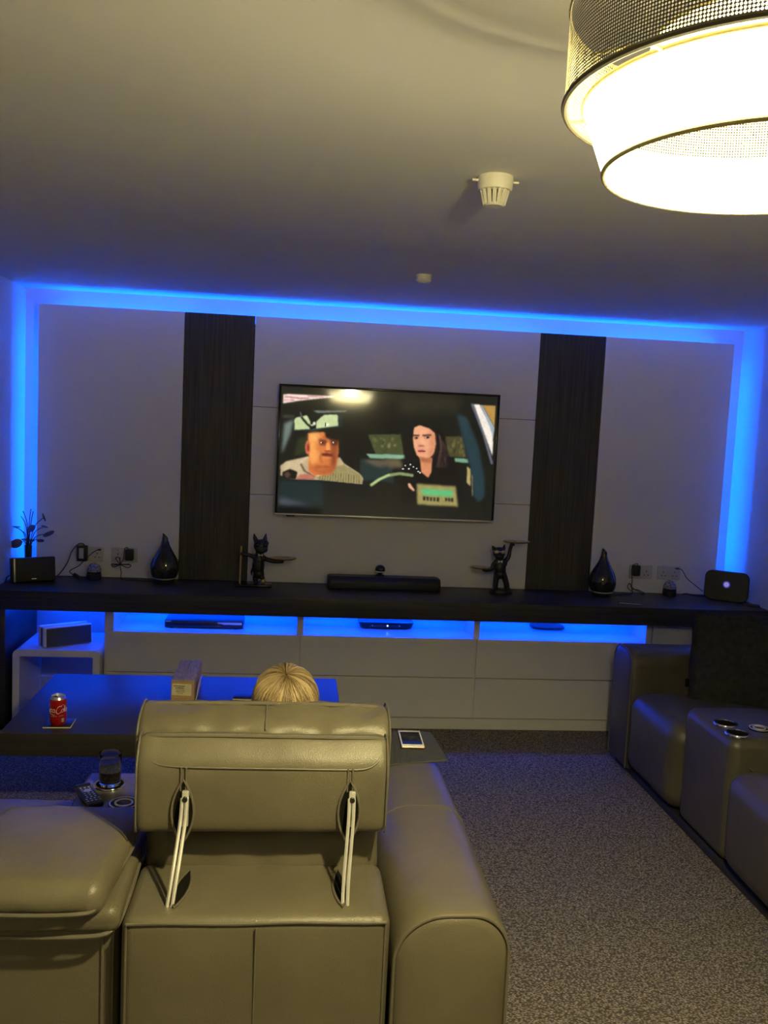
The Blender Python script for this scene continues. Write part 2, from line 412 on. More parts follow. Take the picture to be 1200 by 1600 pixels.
# ------------------------------------------------------------------ television
def paint_screen(W=448, Hh=256):
    u, v = np.meshgrid((np.arange(W)+.5)/W, (np.arange(Hh)+.5)/Hh)
    TL, TR, BR, BL = [np.array(p, float) for p in ((84, 62), (1116, 124), (1081, 704), (62, 658))]
    X = (1-v)*((1-u)*TL[0]+u*TR[0])+v*((1-u)*BL[0]+u*BR[0]); Y = (1-v)*((1-u)*TL[1]+u*TR[1])+v*((1-u)*BL[1]+u*BR[1])
    img = np.zeros((Hh, W, 3)); img[:] = (22, 23, 20)
    def blur(a, k):
        for _ in range(2):
            b = np.zeros_like(a)
            for d in range(-k, k+1): b += np.roll(a, d, 0)
            a = b/(2*k+1); b = np.zeros_like(a)
            for d in range(-k, k+1): b += np.roll(a, d, 1)
            a = b/(2*k+1)
        return a
    T = {0: lambda p: p, 1: lambda p: (p[0]*.45+60, p[1]*.45+30), 2: lambda p: (p[0]*.45+60, p[1]*.45+330),
         3: lambda p: (p[0]*.475+570, p[1]*.475+90), 4: lambda p: (p[0]*.475+570, p[1]*.475+360)}
    def put(mk, col, k, al=1.0):
        nonlocal img
        mk = mk.astype(float)
        if k: mk = blur(mk, k)
        mk = (mk*al)[..., None]; img = img*(1-mk)+np.array(col, float)*mk
    def poly(t, pts, col, k=1, al=1.0):
        q = [T[t](p) for p in pts]; ins = np.zeros(X.shape, bool); n = len(q)
        for i in range(n):
            x1, y1 = q[i]; x2, y2 = q[(i+1) % n]
            if y1 == y2: continue
            ins ^= ((y1 > Y) != (y2 > Y)) & (X < (x2-x1)*(Y-y1)/(y2-y1)+x1)
        put(ins, col, k, al)
    def ell(t, c, r, col, k=1, al=1.0):
        cx, cy = T[t](c); s = .45 if t in (1, 2) else .475 if t in (3, 4) else 1
        put(((X-cx)/(r[0]*s))**2+((Y-cy)/(r[1]*s))**2 < 1, col, k, al)
    def line(t, pts, wd, col, k=1, al=1.0):
        q = [T[t](p) for p in pts]; m = np.zeros(X.shape, bool)
        for (x1, y1), (x2, y2) in zip(q[:-1], q[1:]):
            L = (x2-x1)**2+(y2-y1)**2; tt = np.clip(((X-x1)*(x2-x1)+(Y-y1)*(y2-y1))/L, 0, 1)
            m |= (X-x1-tt*(x2-x1))**2+(Y-y1-tt*(y2-y1))**2 < (wd/2)**2
        put(m, col, k, al)
    poly(0, [(85, 90), (640, 90), (640, 140), (85, 150)], (38, 36, 26), 8)
    poly(0, [(640, 95), (930, 120), (930, 190), (640, 200)], (40, 39, 30), 8)
    poly(0, [(360, 200), (660, 210), (660, 480), (360, 500)], (20, 20, 18), 6)
    poly(1, [(70, 153), (340, 165), (600, 183), (590, 192), (240, 225), (65, 252)], (240, 212, 205), 1)
    line(1, [(90, 180), (240, 200), (330, 200)], 5, (150, 95, 90), 1); line(1, [(75, 215), (180, 220)], 4, (165, 90, 85), 1); line(1, [(330, 175), (480, 188)], 4, (170, 110, 100), 1)
    poly(1, [(65, 365), (190, 375), (190, 400), (65, 400)], (58, 60, 54), 2)
    poly(1, [(75, 460), (180, 410), (150, 560), (50, 790)], (105, 120, 112), 3)
    poly(1, [(230, 600), (330, 620), (320, 780), (180, 800)], (42, 48, 28), 3)
    poly(1, [(370, 327), (735, 330), (720, 346), (430, 356)], (105, 116, 104), 1)
    poly(1, [(180, 405), (640, 360), (690, 380), (690, 500), (330, 545), (180, 535)], (30, 40, 40), 1)
    poly(1, [(185, 420), (205, 398), (300, 378), (480, 372), (625, 370), (640, 385), (640, 490), (400, 518), (185, 528)], (190, 205, 150), 1)
    poly(1, [(310, 360), (500, 365), (415, 440), (410, 520), (345, 525), (350, 440)], (24, 24, 20), 1)
    line(1, [(250, 345), (262, 400), (320, 470), (360, 500)], 9, (20, 20, 18), 1); line(1, [(248, 345), (258, 395)], 4, (150, 150, 140), 1)
    ell(1, (392, 462), (16, 18), (230, 235, 210), 1); ell(1, (370, 478), (18, 8), (235, 240, 215), 1); ell(1, (528, 476), (16, 16), (235, 235, 215), 1); line(1, [(510, 460), (510, 490)], 5, (30, 30, 25), 0)
    # back of the car
    poly(2, [(870, 165), (1200, 185), (1230, 420), (860, 390)], (34, 48, 47), 2)
    poly(2, [(900, 178), (1190, 186), (1170, 245), (1080, 260), (950, 215)], (92, 82, 66), 3)
    poly(0, [(565, 405), (640, 405), (660, 450), (590, 450)], (100, 88, 66), 4)
    poly(0, [(488, 292), (645, 292), (660, 388), (525, 385)], (70, 74, 44), 1)
    for i in range(26):
        ell(0, (random.uniform(505, 650), random.uniform(298, 378)), (random.uniform(4, 9), random.uniform(4, 14)), random.choice([(105, 105, 62), (45, 50, 28), (130, 120, 80), (60, 70, 35)]), 1, .7)
    poly(0, [(855, 305), (945, 305), (962, 405), (862, 400)], (72, 68, 42), 1)
    for i in range(18):
        ell(0, (random.uniform(862, 950), random.uniform(310, 398)), (random.uniform(3, 6), random.uniform(5, 14)), random.choice([(125, 112, 65), (40, 42, 25), (95, 100, 50)]), 1, .7)
    poly(0, [(480, 382), (668, 388), (668, 408), (500, 404)], (125, 165, 135), 1); poly(0, [(903, 406), (970, 411), (972, 430), (906, 425)], (115, 160, 128), 1)
    # man
    poly(2, [(40, 230), (100, 188), (330, 138), (660, 150), (700, 212), (860, 318), (902, 370), (892, 437), (440, 392), (200, 382), (38, 335)], (188, 166, 128), 1)
    poly(2, [(540, 275), (700, 225), (860, 325), (895, 375), (888, 432), (470, 392), (400, 356)], (150, 138, 92), 1)
    for i in range(16): line(2, [(455+i*27, 320-(i > 4)*10+abs(i-6)*4), (440+i*28, 395+i*2)], 3, (92, 84, 54), 0, .7)
    poly(2, [(100, 190), (330, 140), (250, 230), (300, 330), (180, 330), (60, 280)], (205, 186, 150), 2, .6)
    line(2, [(250, 215), (290, 290), (390, 352)], 8, (60, 45, 35), 1, .7); line(2, [(320, 145), (235, 215)], 6, (230, 190, 165), 1, .7)
    poly(2, [(345, 150), (630, 150), (560, 262), (400, 352), (335, 290), (330, 200)], (214, 112, 56), 1)
    poly(2, [(400, 345), (540, 262), (650, 170), (640, 215), (560, 300), (420, 358)], (205, 180, 140), 1)
    poly(2, [(60, 300), (140, 268), (215, 300), (200, 375), (60, 362)], (18, 16, 16), 1)
    poly(2, [(70, 320), (120, 290), (150, 330), (110, 370)], (120, 80, 70), 1, .6)
    poly(2, [(190, 388), (235, 330), (330, 318), (405, 362), (380, 388)], (186, 112, 92), 1)
    poly(1, [(328, 565), (480, 550), (640, 600), (645, 760), (620, 915), (570, 990), (480, 1010), (400, 985), (345, 900), (330, 760)], (206, 118, 62), 1)
    poly(1, [(330, 570), (430, 560), (415, 700), (400, 900), (345, 860)], (250, 176, 96), 4, .7)
    ell(1, (400, 600), (60, 34), (250, 186, 110), 5, .7); ell(1, (420, 800), (42, 60), (246, 166, 88), 5, .7); poly(1, [(345, 900), (420, 985), (570, 990), (620, 910), (560, 940), (450, 950)], (150, 72, 36), 4, .7)
    line(1, [(470, 770), (450, 830), (470, 870)], 7, (150, 72, 40), 2, .8); line(1, [(575, 760), (600, 830), (590, 880)], 7, (90, 42, 26), 2, .8)
    poly(1, [(560, 620), (645, 620), (640, 760), (618, 910), (560, 960)], (130, 62, 34), 4, .75)
    ell(1, (322, 712), (26, 72), (205, 104, 72), 1); ell(1, (328, 715), (12, 42), (140, 55, 40), 1)
    poly(1, [(500, 550), (650, 555), (648, 650), (560, 630), (510, 610)], (26, 18, 14), 2)
    poly(1, [(440, 622), (520, 632), (525, 690), (450, 690)], (96, 44, 30), 2, .85); poly(1, [(560, 635), (640, 640), (635, 695), (570, 690)], (70, 32, 24), 2, .85)
    ell(1, (466, 662), (12, 7), (220, 190, 170), 0); ell(1, (478, 664), (8, 9), (40, 20, 15), 0); ell(1, (592, 662), (11, 8), (225, 205, 190), 0); ell(1, (602, 664), (7, 9), (35, 18, 14), 0)
    poly(1, [(515, 670), (545, 660), (560, 740), (510, 745)], (238, 150, 85), 1); ell(1, (530, 752), (30, 10), (120, 50, 35), 1, .8)
    ell(1, (490, 605), (14, 14), (180, 70, 50), 1, .7)
    poly(2, [(465, 112), (520, 100), (585, 118), (580, 142), (480, 135)], (112, 44, 30), 1); line(2, [(480, 150), (560, 155)], 5, (225, 140, 90), 1, .7)
    poly(2, [(400, 235), (560, 240), (540, 262), (430, 262)], (140, 62, 34), 2, .7)
    # dashboard
    poly(2, [(38, 378), (480, 392), (900, 440), (1000, 450), (1000, 760), (20, 760)], (15, 18, 20), 1)
    poly(2, [(40, 385), (480, 398), (490, 660), (28, 640)], (19, 36, 42), 3)
    poly(2, [(25, 560), (150, 590), (360, 655), (22, 648)], (66, 70, 82), 4)
    # woman
    poly(3, [(200, 440), (280, 330), (350, 300), (480, 350), (600, 440), (640, 640), (700, 700), (760, 900), (760, 1100), (150, 1100), (180, 800), (200, 620)], (20, 17, 17), 2)
    poly(3, [(292, 360), (350, 338), (450, 372), (502, 420), (512, 520), (492, 620), (440, 672), (370, 682), (318, 632), (290, 555), (280, 470)], (232, 164, 124), 1)
    poly(4, [(350, 85), (475, 95), (470, 230), (435, 292), (365, 235)], (212, 138, 94), 1)
    poly(4, [(345, 80), (440, 100), (475, 90), (470, 150), (360, 130)], (150, 88, 58), 2, .7)
    poly(3, [(450, 380), (505, 430), (512, 540), (490, 620), (440, 665), (460, 560)], (196, 124, 86), 3, .7)
    line(3, [(283, 438), (340, 440)], 6, (58, 34, 26), 1); line(3, [(385, 440), (462, 436)], 7, (58, 34, 26), 1)
    ell(3, (315, 464), (22, 10), (90, 60, 50), 1); ell(3, (425, 460), (30, 11), (110, 75, 62), 1); ell(3, (318, 464), (8, 9), (25, 18, 18), 0); ell(3, (432, 460), (10, 10), (25, 18, 18), 0); ell(3, (410, 460), (6, 5), (225, 205, 195), 0)
    ell(3, (365, 542), (34, 9), (150, 86, 66), 1, .8); ell(3, (375, 505), (14, 30), (244, 184, 146), 2, .7)
    ell(3, (368, 594), (38, 17), (196, 104, 98), 1); line(3, [(335, 594), (402, 596)], 4, (110, 45, 45), 0)
    for i in range(9):
        line(3, [(545+i*7, 430+i*14), (560+i*8, 560), (520+i*14, 758)], 3, random.choice([(120, 84, 76), (90, 60, 52), (60, 42, 38)]), 1, .8)
    for p in ((180, 200), (205, 168), (255, 158), (285, 182), (318, 198), (335, 228), (352, 240), (240, 200)): ell(4, p, (9, 6), (215, 220, 215), 0)
    line(0, [(505, 530), (540, 505), (585, 485), (640, 477), (700, 486)], 15, (130, 146, 96), 1); line(0, [(505, 528), (545, 502), (590, 482)], 7, (185, 200, 140), 1)
    poly(4, [(228, 345), (252, 343), (302, 415), (285, 425), (235, 382)], (226, 166, 130), 1)
    # right pillar and window
    poly(3, [(720, 228), (830, 265), (950, 560), (1010, 880), (1010, 1050), (950, 1110), (890, 1040), (860, 760), (770, 420)], (36, 57, 64), 3)
    poly(3, [(870, 140), (1126, 150), (1085, 760), (1050, 620)], (28, 28, 32), 1)
    line(3, [(885, 142), (1000, 430), (1085, 720)], 12, (96, 98, 110), 1)
    poly(3, [(900, 140), (962, 144), (1102, 390), (1090, 650), (1050, 540)], (236, 226, 212), 1)
    poly(3, [(960, 144), (990, 150), (1112, 365), (1100, 480), (1060, 350)], (152, 166, 176), 1)
    poly(3, [(988, 150), (1127, 155), (1110, 362)], (178, 138, 72), 1)
    poly(4, [(830, 180), (866, 210), (866, 382), (826, 345)], (172, 152, 96), 1); line(4, [(882, 270), (885, 470)], 5, (130, 116, 84), 1)
    poly(4, [(318, 348), (715, 378), (738, 582), (322, 556)], (152, 142, 86), 2)
    poly(4, [(368, 398), (682, 420), (684, 482), (376, 458)], (92, 180, 116), 2)
    for i in range(5): poly(4, [(384+i*34, 476+i*3), (408+i*34, 478+i*3), (406+i*34, 518+i*3), (384+i*34, 514+i*3)], (46, 42, 28), 1)
    for i in range(3): poly(4, [(606+i*30, 490+i*2), (628+i*30, 492+i*2), (628+i*30, 528+i*2), (606+i*30, 526+i*2)], (46, 42, 28), 1)
    rg = np.random.default_rng(4); nz = blur(rg.normal(0, 1, X.shape), 1)+.8*blur(rg.normal(0, 1, X.shape), 4)*4; img = img*(1+.06*nz[..., None])
    img = np.clip(img, 0, 255)/255
    return np.where(img <= .04045, img/12.92, ((img+.055)/1.055)**2.4)
def screen_mat():
    q = NT('screen_picture'); b = q.b
    a = q.n('ShaderNodeVertexColor', layer_name='picture')
    b.inputs['Base Color'].default_value = (.008, .008, .009, 1); b.inputs['Roughness'].default_value = .06; b.inputs['Coat Weight'].default_value = .35; b.inputs['Coat Roughness'].default_value = .10
    b.inputs['Specular IOR Level'].default_value = .5
    q.l(a.outputs[0], b.inputs['Emission Color']); b.inputs['Emission Strength'].default_value = TV_GAIN
    return q.m
TX0, TX1, TZ0, TZ1, TY = -.101, 1.189, 1.169, 1.922, -.2
tv = thing('television', (.544, -.165, TZ0), 'large wall mounted flat television showing two people inside a car', 'television')
B().box(((TX0+TX1)/2, TY+.0225, (TZ0+TZ1)/2), (TX1-TX0, .042, TZ1-TZ0), .004, 2).build('casing', M['black_gloss'], tv)
B().box(((TX0+TX1)/2, TY+.055, (TZ0+TZ1)/2), (.5, .03, .4), .004).build('wall_bracket', M['black_satin'], tv)
fr = B(); bz = .013
fr.box(((TX0+TX1)/2, TY, TZ1-bz/2), (TX1-TX0, .012, bz), .002); fr.box((TX0+bz/2, TY, (TZ0+TZ1)/2), (bz, .012, TZ1-TZ0-2*bz), .002); fr.box((TX1-bz/2, TY, (TZ0+TZ1)/2), (bz, .012, TZ1-TZ0-2*bz), .002)
fr.build('bezel', M['black_gloss'], tv)
tag(B().box(((TX0+TX1)/2, TY-.001, TZ0+.005), (TX1-TX0, .014, .010), .002).build('bottom_trim', M['steel'], tv), 'silver strip along the bottom edge')
B().box((TX0+.09, TY, TZ0-.004), (.05, .02, .008), .002).build('sensor', M['black_gloss'], tv)
def screen():
    W, Hh = 448, 256; pic = paint_screen(W, Hh)
    x0, x1, z0, z1 = TX0+bz, TX1-bz, TZ0+.010, TZ1-bz
    xs = np.linspace(x0, x1, W+1); zs = np.linspace(z1, z0, Hh+1); org = ORIG[tv.name]
    gx, gz = np.meshgrid(xs, zs); V = np.stack([gx-org[0], np.full_like(gx, TY-.001)-org[1], gz-org[2]], -1).reshape(-1, 3)
    i, j = np.meshgrid(np.arange(Hh), np.arange(W), indexing='ij'); a = (i*(W+1)+j).ravel()
    F = np.stack([a, a+W+1, a+W+2, a+1], -1)
    me = bpy.data.meshes.new('screen'); me.from_pydata(V.tolist(), [], F.tolist()); me.update()
    at = me.color_attributes.new('picture', 'FLOAT_COLOR', 'CORNER')
    c = np.ones((Hh*W, 4, 4), np.float32); c[:, :, :3] = pic.reshape(-1, 1, 3)
    at.data.foreach_set('color', c.ravel()); me.materials.append(screen_mat())
    o = bpy.data.objects.new('screen', me); COL.objects.link(o); o.parent = tv; ORIG[o.name] = org
screen(); tv.rotation_euler.x = -.010; tv.location.y -= .004

# ------------------------------------------------------------------ ceiling fittings
def detector(x, y, r):
    t = thing('smoke_detector', (x, y, H), 'ivory smoke detector with a vented cone on the ceiling near the lamp', 'smoke detector')
    B().lathe([(0, 0), (r, 0), (r*1.02, -.006), (r, -.030), (r*.93, -.037), (r*.75, -.038), (0, -.038)][::-1], (x, y, H), 40).build('base', M['detector'], t)
    B().lathe([(0, -.078), (r*.50, -.078), (r*.55, -.074), (r*.50, -.070), (0, -.070)], (x, y, H), 32).build('end_cap', M['detector'], t)
    B().lathe([(0, -.070), (r*.42, -.070), (r*.55, -.036), (0, -.036)], (x, y, H), 24).build('inner_chamber', M['gap'], t)
    for k in range(14):
        a = 2*PI*k/14; p = [(x+math.cos(a)*q, y+math.sin(a)*q, H+z) for q, z in ((r*.74, -.036), (r*.66, -.05), (r*.54, -.074))]
        B().tube(p, [.0055, .0055, .005], 4).build('vent_rib', M['detector'], t)
    for sx in (-1, 1): B().box((x+sx*(r+.006), y, H-.012), (.022, .012, .006), .002).build('test_tab', M['detector'], t)
detector(.517, -2.93, .048)
t = thing('ceiling_sensor', (.553, -1.29, H), 'small round ivory sensor on the ceiling above the television', 'sensor')
B().lathe([(0, -.034), (.026, -.034), (.036, -.026), (.037, 0), (0, 0)], (.553, -1.29, H), 32).build('body', M['detector'], t)
B().lathe([(0, -.040), (.016, -.038), (.02, -.033), (0, -.033)], (.553, -1.29, H), 24).build('lens', M['white_gloss'], t)

# ------------------------------------------------------------------ pendant lamp
LX, LY = .556, -4.354
lamp = thing('pendant_lamp', (LX, LY, H), 'round ceiling pendant with glowing white shade inside an olive gauze drum', 'lamp')
def ring(z, r, tr, name, m, sq=1.0): return B().tube([(LX+r*math.cos(2*PI*i/96), LY+r*math.sin(2*PI*i/96), z) for i in range(96)], tr, 8, True).build(name, m, lamp)
ZB, ZM, ZT = 2.035, 2.113, 2.226
def drum(name, r0, z0, r1, z1, m, th=.0012, uv=False, seg=128):
    b = B(); 
    b.lathe([(r0, z0), (r1, z1)], (LX, LY, 0), seg, cap=False)
    o = b.build(name, m, lamp, ang=None)
    if uv:
        me = o.data; l = me.uv_layers.new(name='UVMap')
        for p in me.polygons:
            for li in p.loop_indices:
                v = me.vertices[me.loops[li].vertex_index].co; a = math.atan2(v.y, v.x)
                if a < 0: a += 2*PI
                if p.index == seg-1 and a < .01: a = 2*PI
                l.data[li].uv = (a*r0, v.z)
    if th: md = o.modifiers.new('solid', 'SOLIDIFY'); md.thickness = th
    return o
drum('inner_shade', .198, ZB, .227, ZM, M['fabric'])
drum('gauze_drum', .250, ZM, .250, ZT, M['gauze'], 0, True)
ring(ZB, .198, .0032, 'bottom_rim', M['rim_gold']); ring(ZM, .227, .003, 'shade_rim', M['rim_gold'])
ring(ZM, .250, .0042, 'drum_rim', M['rim_dark']); ring(ZT, .250, .0018, 'drum_rim', M['rim_dark'])
for k in range(3):
    a = 2*PI*k/3+2.35
    B().tube([(LX+.02*math.cos(a), LY+.02*math.sin(a), ZT-.004), (LX+.25*math.cos(a), LY+.25*math.sin(a), ZT-.002)], .003, 6).build('spoke', M['rim_dark'], lamp)
for k in range(6):
    a = 2*PI*k/6+.55
    B().tube([(LX+.225*math.cos(a), LY+.225*math.sin(a), ZM), (LX+.25*math.cos(a), LY+.25*math.sin(a), ZM)], .003, 6).build('bracket', M['rim_gold'], lamp)
B().lathe([(0, 2.181), (.152, 2.181), (.152, 2.186), (0, 2.186)], (LX, LY, 0), 64).build('cover_plate', M['plate'], lamp)
B().lathe([(0, 2.164), (.016, 2.164), (.020, 2.182), (0, 2.182)], (LX, LY, 0), 20).build('bulb_holder', M['bulb_cap'], lamp)
B().ell((LX, LY, 2.136), (.039, .039, .030), 20, 14).build('bulb', M['bulb'], lamp)
B().tube([(LX, LY, 2.186), (LX, LY, 2.385)], .006, 8).build('cord', M['rim_dark'], lamp)
B().lathe([(0, 2.372), (.05, 2.374), (.055, 2.385), (.055, 2.399), (0, 2.399)], (LX, LY, 0), 32).build('ceiling_rose', M['rim_gold'], lamp)

# ------------------------------------------------------------------ sofas
L, LD = M['leather'], M['leather_dark']
def arm(parent, x0, x1, y0, y1, z1, z0=.035):
    """arm running along y, arched top"""
    wd = x1-x0
    def sec(y, ins, dz=0):
        a, b = x0+ins, x1-ins; zt = z1-ins*.8+dz; rl = min(.115, (b-a)*.46); rr = min(.085, (b-a)*.36); P = []
        P.append((a, y, z0+ins))
        for k in range(13):
            t = PI-PI/2*k/12; P.append((a+rl+rl*math.cos(t), y, zt-rl*.95+rl*.95*math.sin(t)))
        for k in range(13):
            t = PI/2-PI/2*k/12; P.append((b-rr+rr*math.cos(t), y, zt-rr*1.05+rr*1.05*math.sin(t)))
        P.append((b, y, z0+ins)); return P
    sg = 1 if y1 > y0 else -1; S = []
    for k in range(7):
        t = PI/2*k/6; S.append(sec(y0+sg*.03*(1-math.sin(t)), .030*(1-math.cos(PI/2-t)) if 0 else .03*(1-math.sin(t))**1.5))
    S = [sec(y0, .028), sec(y0+sg*.004, .012), sec(y0+sg*.012, .004), sec(y0+sg*.03, 0)]
    N = 14
    for k in range(1, N):
        y = y0+sg*.03+(y1-y0-sg*.16)*k/N; S.append(sec(y, -.003*math.sin(PI*k/N)))
    for k in range(7):
        t = PI/2*k/6; S.append(sec(y1-sg*.13+sg*.13*math.sin(t), .05*(1-math.cos(t)), -.05*(1-math.cos(t))))
    b = B(); b.loft(S if sg > 0 else S)
    o = b.build('armrest', L, parent, ang=60)
    P = [p for p in sec(y0+sg*.008, .0045)][1:-1]
    B().tube([(p[0], y0+sg*.006, p[2]) for p in sec(y0, .004)], .0042, 6).build('piping', LD, o)
    return o, sec
def seam_arch(parent, sec, y): B().tube([(p[0], p[1], p[2]) for p in sec(y, -.0035)], .0022, 6).build('seam', LD, parent)
def lens(c, lng, wid, axis, nrm, name, parent, th=.004):
    """pointed oval: axis = long direction, nrm = outward"""
    A = Vector(axis).normalized(); N = Vector(nrm).normalized(); S = A.cross(N); c = Vector(c); P = []
    for k in range(20):
        t = k/10; s = 1 if k < 10 else -1; u = (t if k < 10 else 2-t)*2-1
        P.append(c+A*u*lng/2+S*s*wid/2*(1-u*u))
    b = B(); b.prism(P, N*th); o = b.build(name, M['leather_shadow'], parent, smooth=False)
    rim = [c+A*0+(p-c)*1.06+N*th for p in P]
    B().tube(rim, .0032, 6, True).build('slot_lip', LD, o)
    return o
def loft_x(prof, x0, x1, r, n=5, amp=0, freq=5, mid=10):
    cy = sum(p[0] for p in prof)/len(prof); cz = sum(p[1] for p in prof)/len(prof)
    hy = max(abs(p[0]-cy) for p in prof); hz = max(abs(p[1]-cz) for p in prof); S = []
    def sec(x, ins):
        out = []
        for (y, z) in prof:
            yy = cy+(y-cy)*(1-ins/hy); zz = cz+(z-cz)*(1-ins/hz)
            if amp:
                d = noise.noise(Vector((x*freq, yy*freq, zz*freq)))*amp; v = Vector((yy-cy, zz-cz)); v.normalize(); yy += v[0]*d; zz += v[1]*d
            out.append((x, yy, zz))
        return out
    for k in range(n): t = PI/2*k/n; S.append(sec(x0+r-r*math.cos(t), r*(1-math.sin(t))))
    for k in range(mid+1): S.append(sec(x0+r+(x1-x0-2*r)*k/mid, 0))
    for k in range(1, n+1): t = PI/2*k/n; S.append(sec(x1-r+r*math.sin(t), r*(1-math.cos(t))))
    return S
sofa = thing('recliner_sofa', (-.47, -2.95, 0), 'large taupe leather recliner sofa seen from behind, one headrest raised', 'sofa')
YR = -3.55
a_r, sec_r = arm(sofa, .256, .522, YR-.005, -2.36, .642); seam_arch(a_r, sec_r, -2.985)
a_l, sec_l = arm(sofa, -1.47, -1.21, YR-.005, -2.36, .642)
def backrest(x0, x1, YR=YR):
    cx = (x0+x1)/2; b = B()
    b.box((cx, (YR-3.29)/2, .338), (x1-x0, -3.29-YR, .596), .026, 4, 6, (0, .006, .004))
    o = b.build('backrest', L, sofa, ang=60)
    B().tube([(x0+.012+(x1-x0-.024)*k/12, YR-.001, .627+.0015*math.sin(k)) for k in range(13)], .0035, 6).build('seam', LD, o)
    for x in (x0+.012, x1-.012): B().tube([(x, YR+.0015, .05+.575*k/8) for k in range(9)], .003, 6).build('seam', LD, o)
    return o
# raised recliner seat
SX0, SX1 = -.333, .250; SCX = (SX0+SX1)/2
br = backrest(SX0, SX1)
B().tube([(-.045, YR-.0065, .05+.57*k/8) for k in range(9)], .0018, 6).build('seam', LD, br)
bc = B(); bc.box((SCX, -3.175, .56), (SX1-SX0-.012, .25, .36), .055, 5, 26, (0, .02, .01), .010, 13); bc.build('back_cushion', L, sofa, ang=60)
B().tube([(-.045, -3.303-.002, .5+.2*k/6) for k in range(7)], .002, 6).build('seam', LD, sofa)
for x in (-.230, .152): lens((x+(.012 if x < 0 else -.010), -3.425, .6365), .16, .030, (.10, 1, 0) if x < 0 else (-.02, 1, 0), (0, 0, 1), 'strut_slot', br)
hr_prof = [(-3.30, .742), (-3.352, .744), (-3.374, .752), (-3.383, .770), (-3.386, .81), (-3.387, .85), (-3.386, .89), (-3.382, .912), (-3.372, .932), (-3.356, .952), (-3.342, .966), (-3.330, .968), (-3.31, .966), (-3.285, .95), (-3.28, .88), (-3.28, .80), (-3.285, .755)]
def dense(P, n=4): return [(p.x, p.y) for p in smoothpts([(a, b, 0) for a, b in P]+[(P[0][0], P[0][1], 0)], n)[:-1]]
hr = B(); hr.loft(loft_x(dense(hr_prof), -.338,   .251, .024, 5, .003, 9, 30)); hr = hr.build('headrest', L, sofa, ang=60)
fc_prof = [(-3.27, .76), (-3.295, .79), (-3.30, .86), (-3.302, .93), (-3.298, .962), (-3.275, .985), (-3.24, .999), (-3.20, 1.004), (-3.165, .998), (-3.135, .975), (-3.12, .93), (-3.115, .86), (-3.12, .80), (-3.14, .765), (-3.2, .752)]
fc = B(); fc.loft(loft_x(dense(fc_prof), -.352, .263, .024, 5, .009, 17, 60)); fc.build('headrest_cushion', L, hr, ang=60)
B().tube(smoothpts([(-.338, -3.20, .972), (-.325, -3.205, .996), (-.28, -3.207, 1.003), (-.15, -3.21, 1.006), (-.045, -3.21, 1.007), (.08, -3.21, 1.006), (.20, -3.207, 1.003), (.245, -3.205, .994), (.256, -3.20, .97)]), .0055, 8).build('piping', LD, hr)
B().tube(smoothpts([(-.338, -3.30, .93), (-.330, -3.325, .955), (-.30, -3.338, .967), (-.15, -3.341, .970), (0, -3.341, .969), (.15, -3.341, .968), (.22, -3.338, .966), (.246, -3.325, .953), (.252, -3.30, .925)]), .0055, 8).build('piping', LD, hr)
B().tube(smoothpts([(-.322, -3.352, .950), (-.305, -3.374, .926), (-.27, -3.383, .912), (-.15, -3.386, .909), (0, -3.386, .908), (.15, -3.386, .907), (.20, -3.384, .911), (.226, -3.374, .928), (.236, -3.352, .950)]), .0024, 6).build('seam', LD, hr)
for x in (-.347, .258): B().tube([(x, p[0], p[1]) for p in dense(fc_prof)], .0026, 6, True).build('piping', LD, hr)
for x in (-.333, .246): B().tube([(x, p[0], p[1]) for p in dense(hr_prof)], .0024, 6, True).build('piping', LD, hr)
B().tube([(-.045, -3.30, .970), (-.045, -3.285, .984), (-.045, -3.24, 1.001), (-.045, -3.2, 1.006)], .002, 6).build('seam', LD, hr)
B().tube([(-.315+k*.55/12, -3.372, .7545) for k in range(13)], .0035, 6).build('piping', LD, hr)
for x, sx in ((-.226, 1), (.158, -1)):
    sl = lens((x, -3.3855, .805), .145, .048, (0, 0, 1), (0, -1, 0), 'strut_slot', hr)
    for d in (-.006, .006): B().tube([(x+d, -3.389, .855), (x+d*.9, -3.388, .91)], .0022, 6).build('seam', LD, hr)
    st = B()
    for d in (-.0055, .0055):
        st.tube(smoothpts([(x-.010+sx*-.002+d, -3.505, .622), (x-.006+d, -3.475, .68), (x+.0+d, -3.437, .745), (x+.004+d, -3.412, .795), (x+.005+d, -3.398, .842)]), .0042, 6)
    st = st.build('headrest_strut', M['steel'], sofa)
    B().box((x+.006, -3.392, .815), (.016, .012, .085), .003).build('strut_bracket', M['steel'], st)
    B().lathe([(0, -.004), (.007, -.004), (.007, .004), (0, .004)], (x+.006, -3.401, .80), 12, rx(PI/2)).build('bolt', M['chrome'], st)
    B().lathe([(0, -.004), (.006, -.004), (.006, .004), (0, .004)], (x+.006, -3.401, .84), 12, rx(PI/2)).build('bolt', M['black_satin'], st)
def seat(x0, x1, parent=sofa, yf=-2.39):
    cx = (x0+x1)/2
    B().box((cx, (yf-3.05)/2, .355), (x1-x0-.008, yf+3.05, .21), .05, 4, 6, (0, .01, .018), .004, 7).build('seat_cushion', L, parent, ang=60)
    B().box((cx, yf-.035, .17), (x1-x0-.012, .07, .26), .02, 3, 4, (0, .008, 0)).build('footrest_panel', L, parent, ang=60)
    B().box((cx, -2.85, .15), (x1-x0-.03, .75, .2), .01).build('seat_base', M['black_matte'], parent)
seat(SX0, SX1)
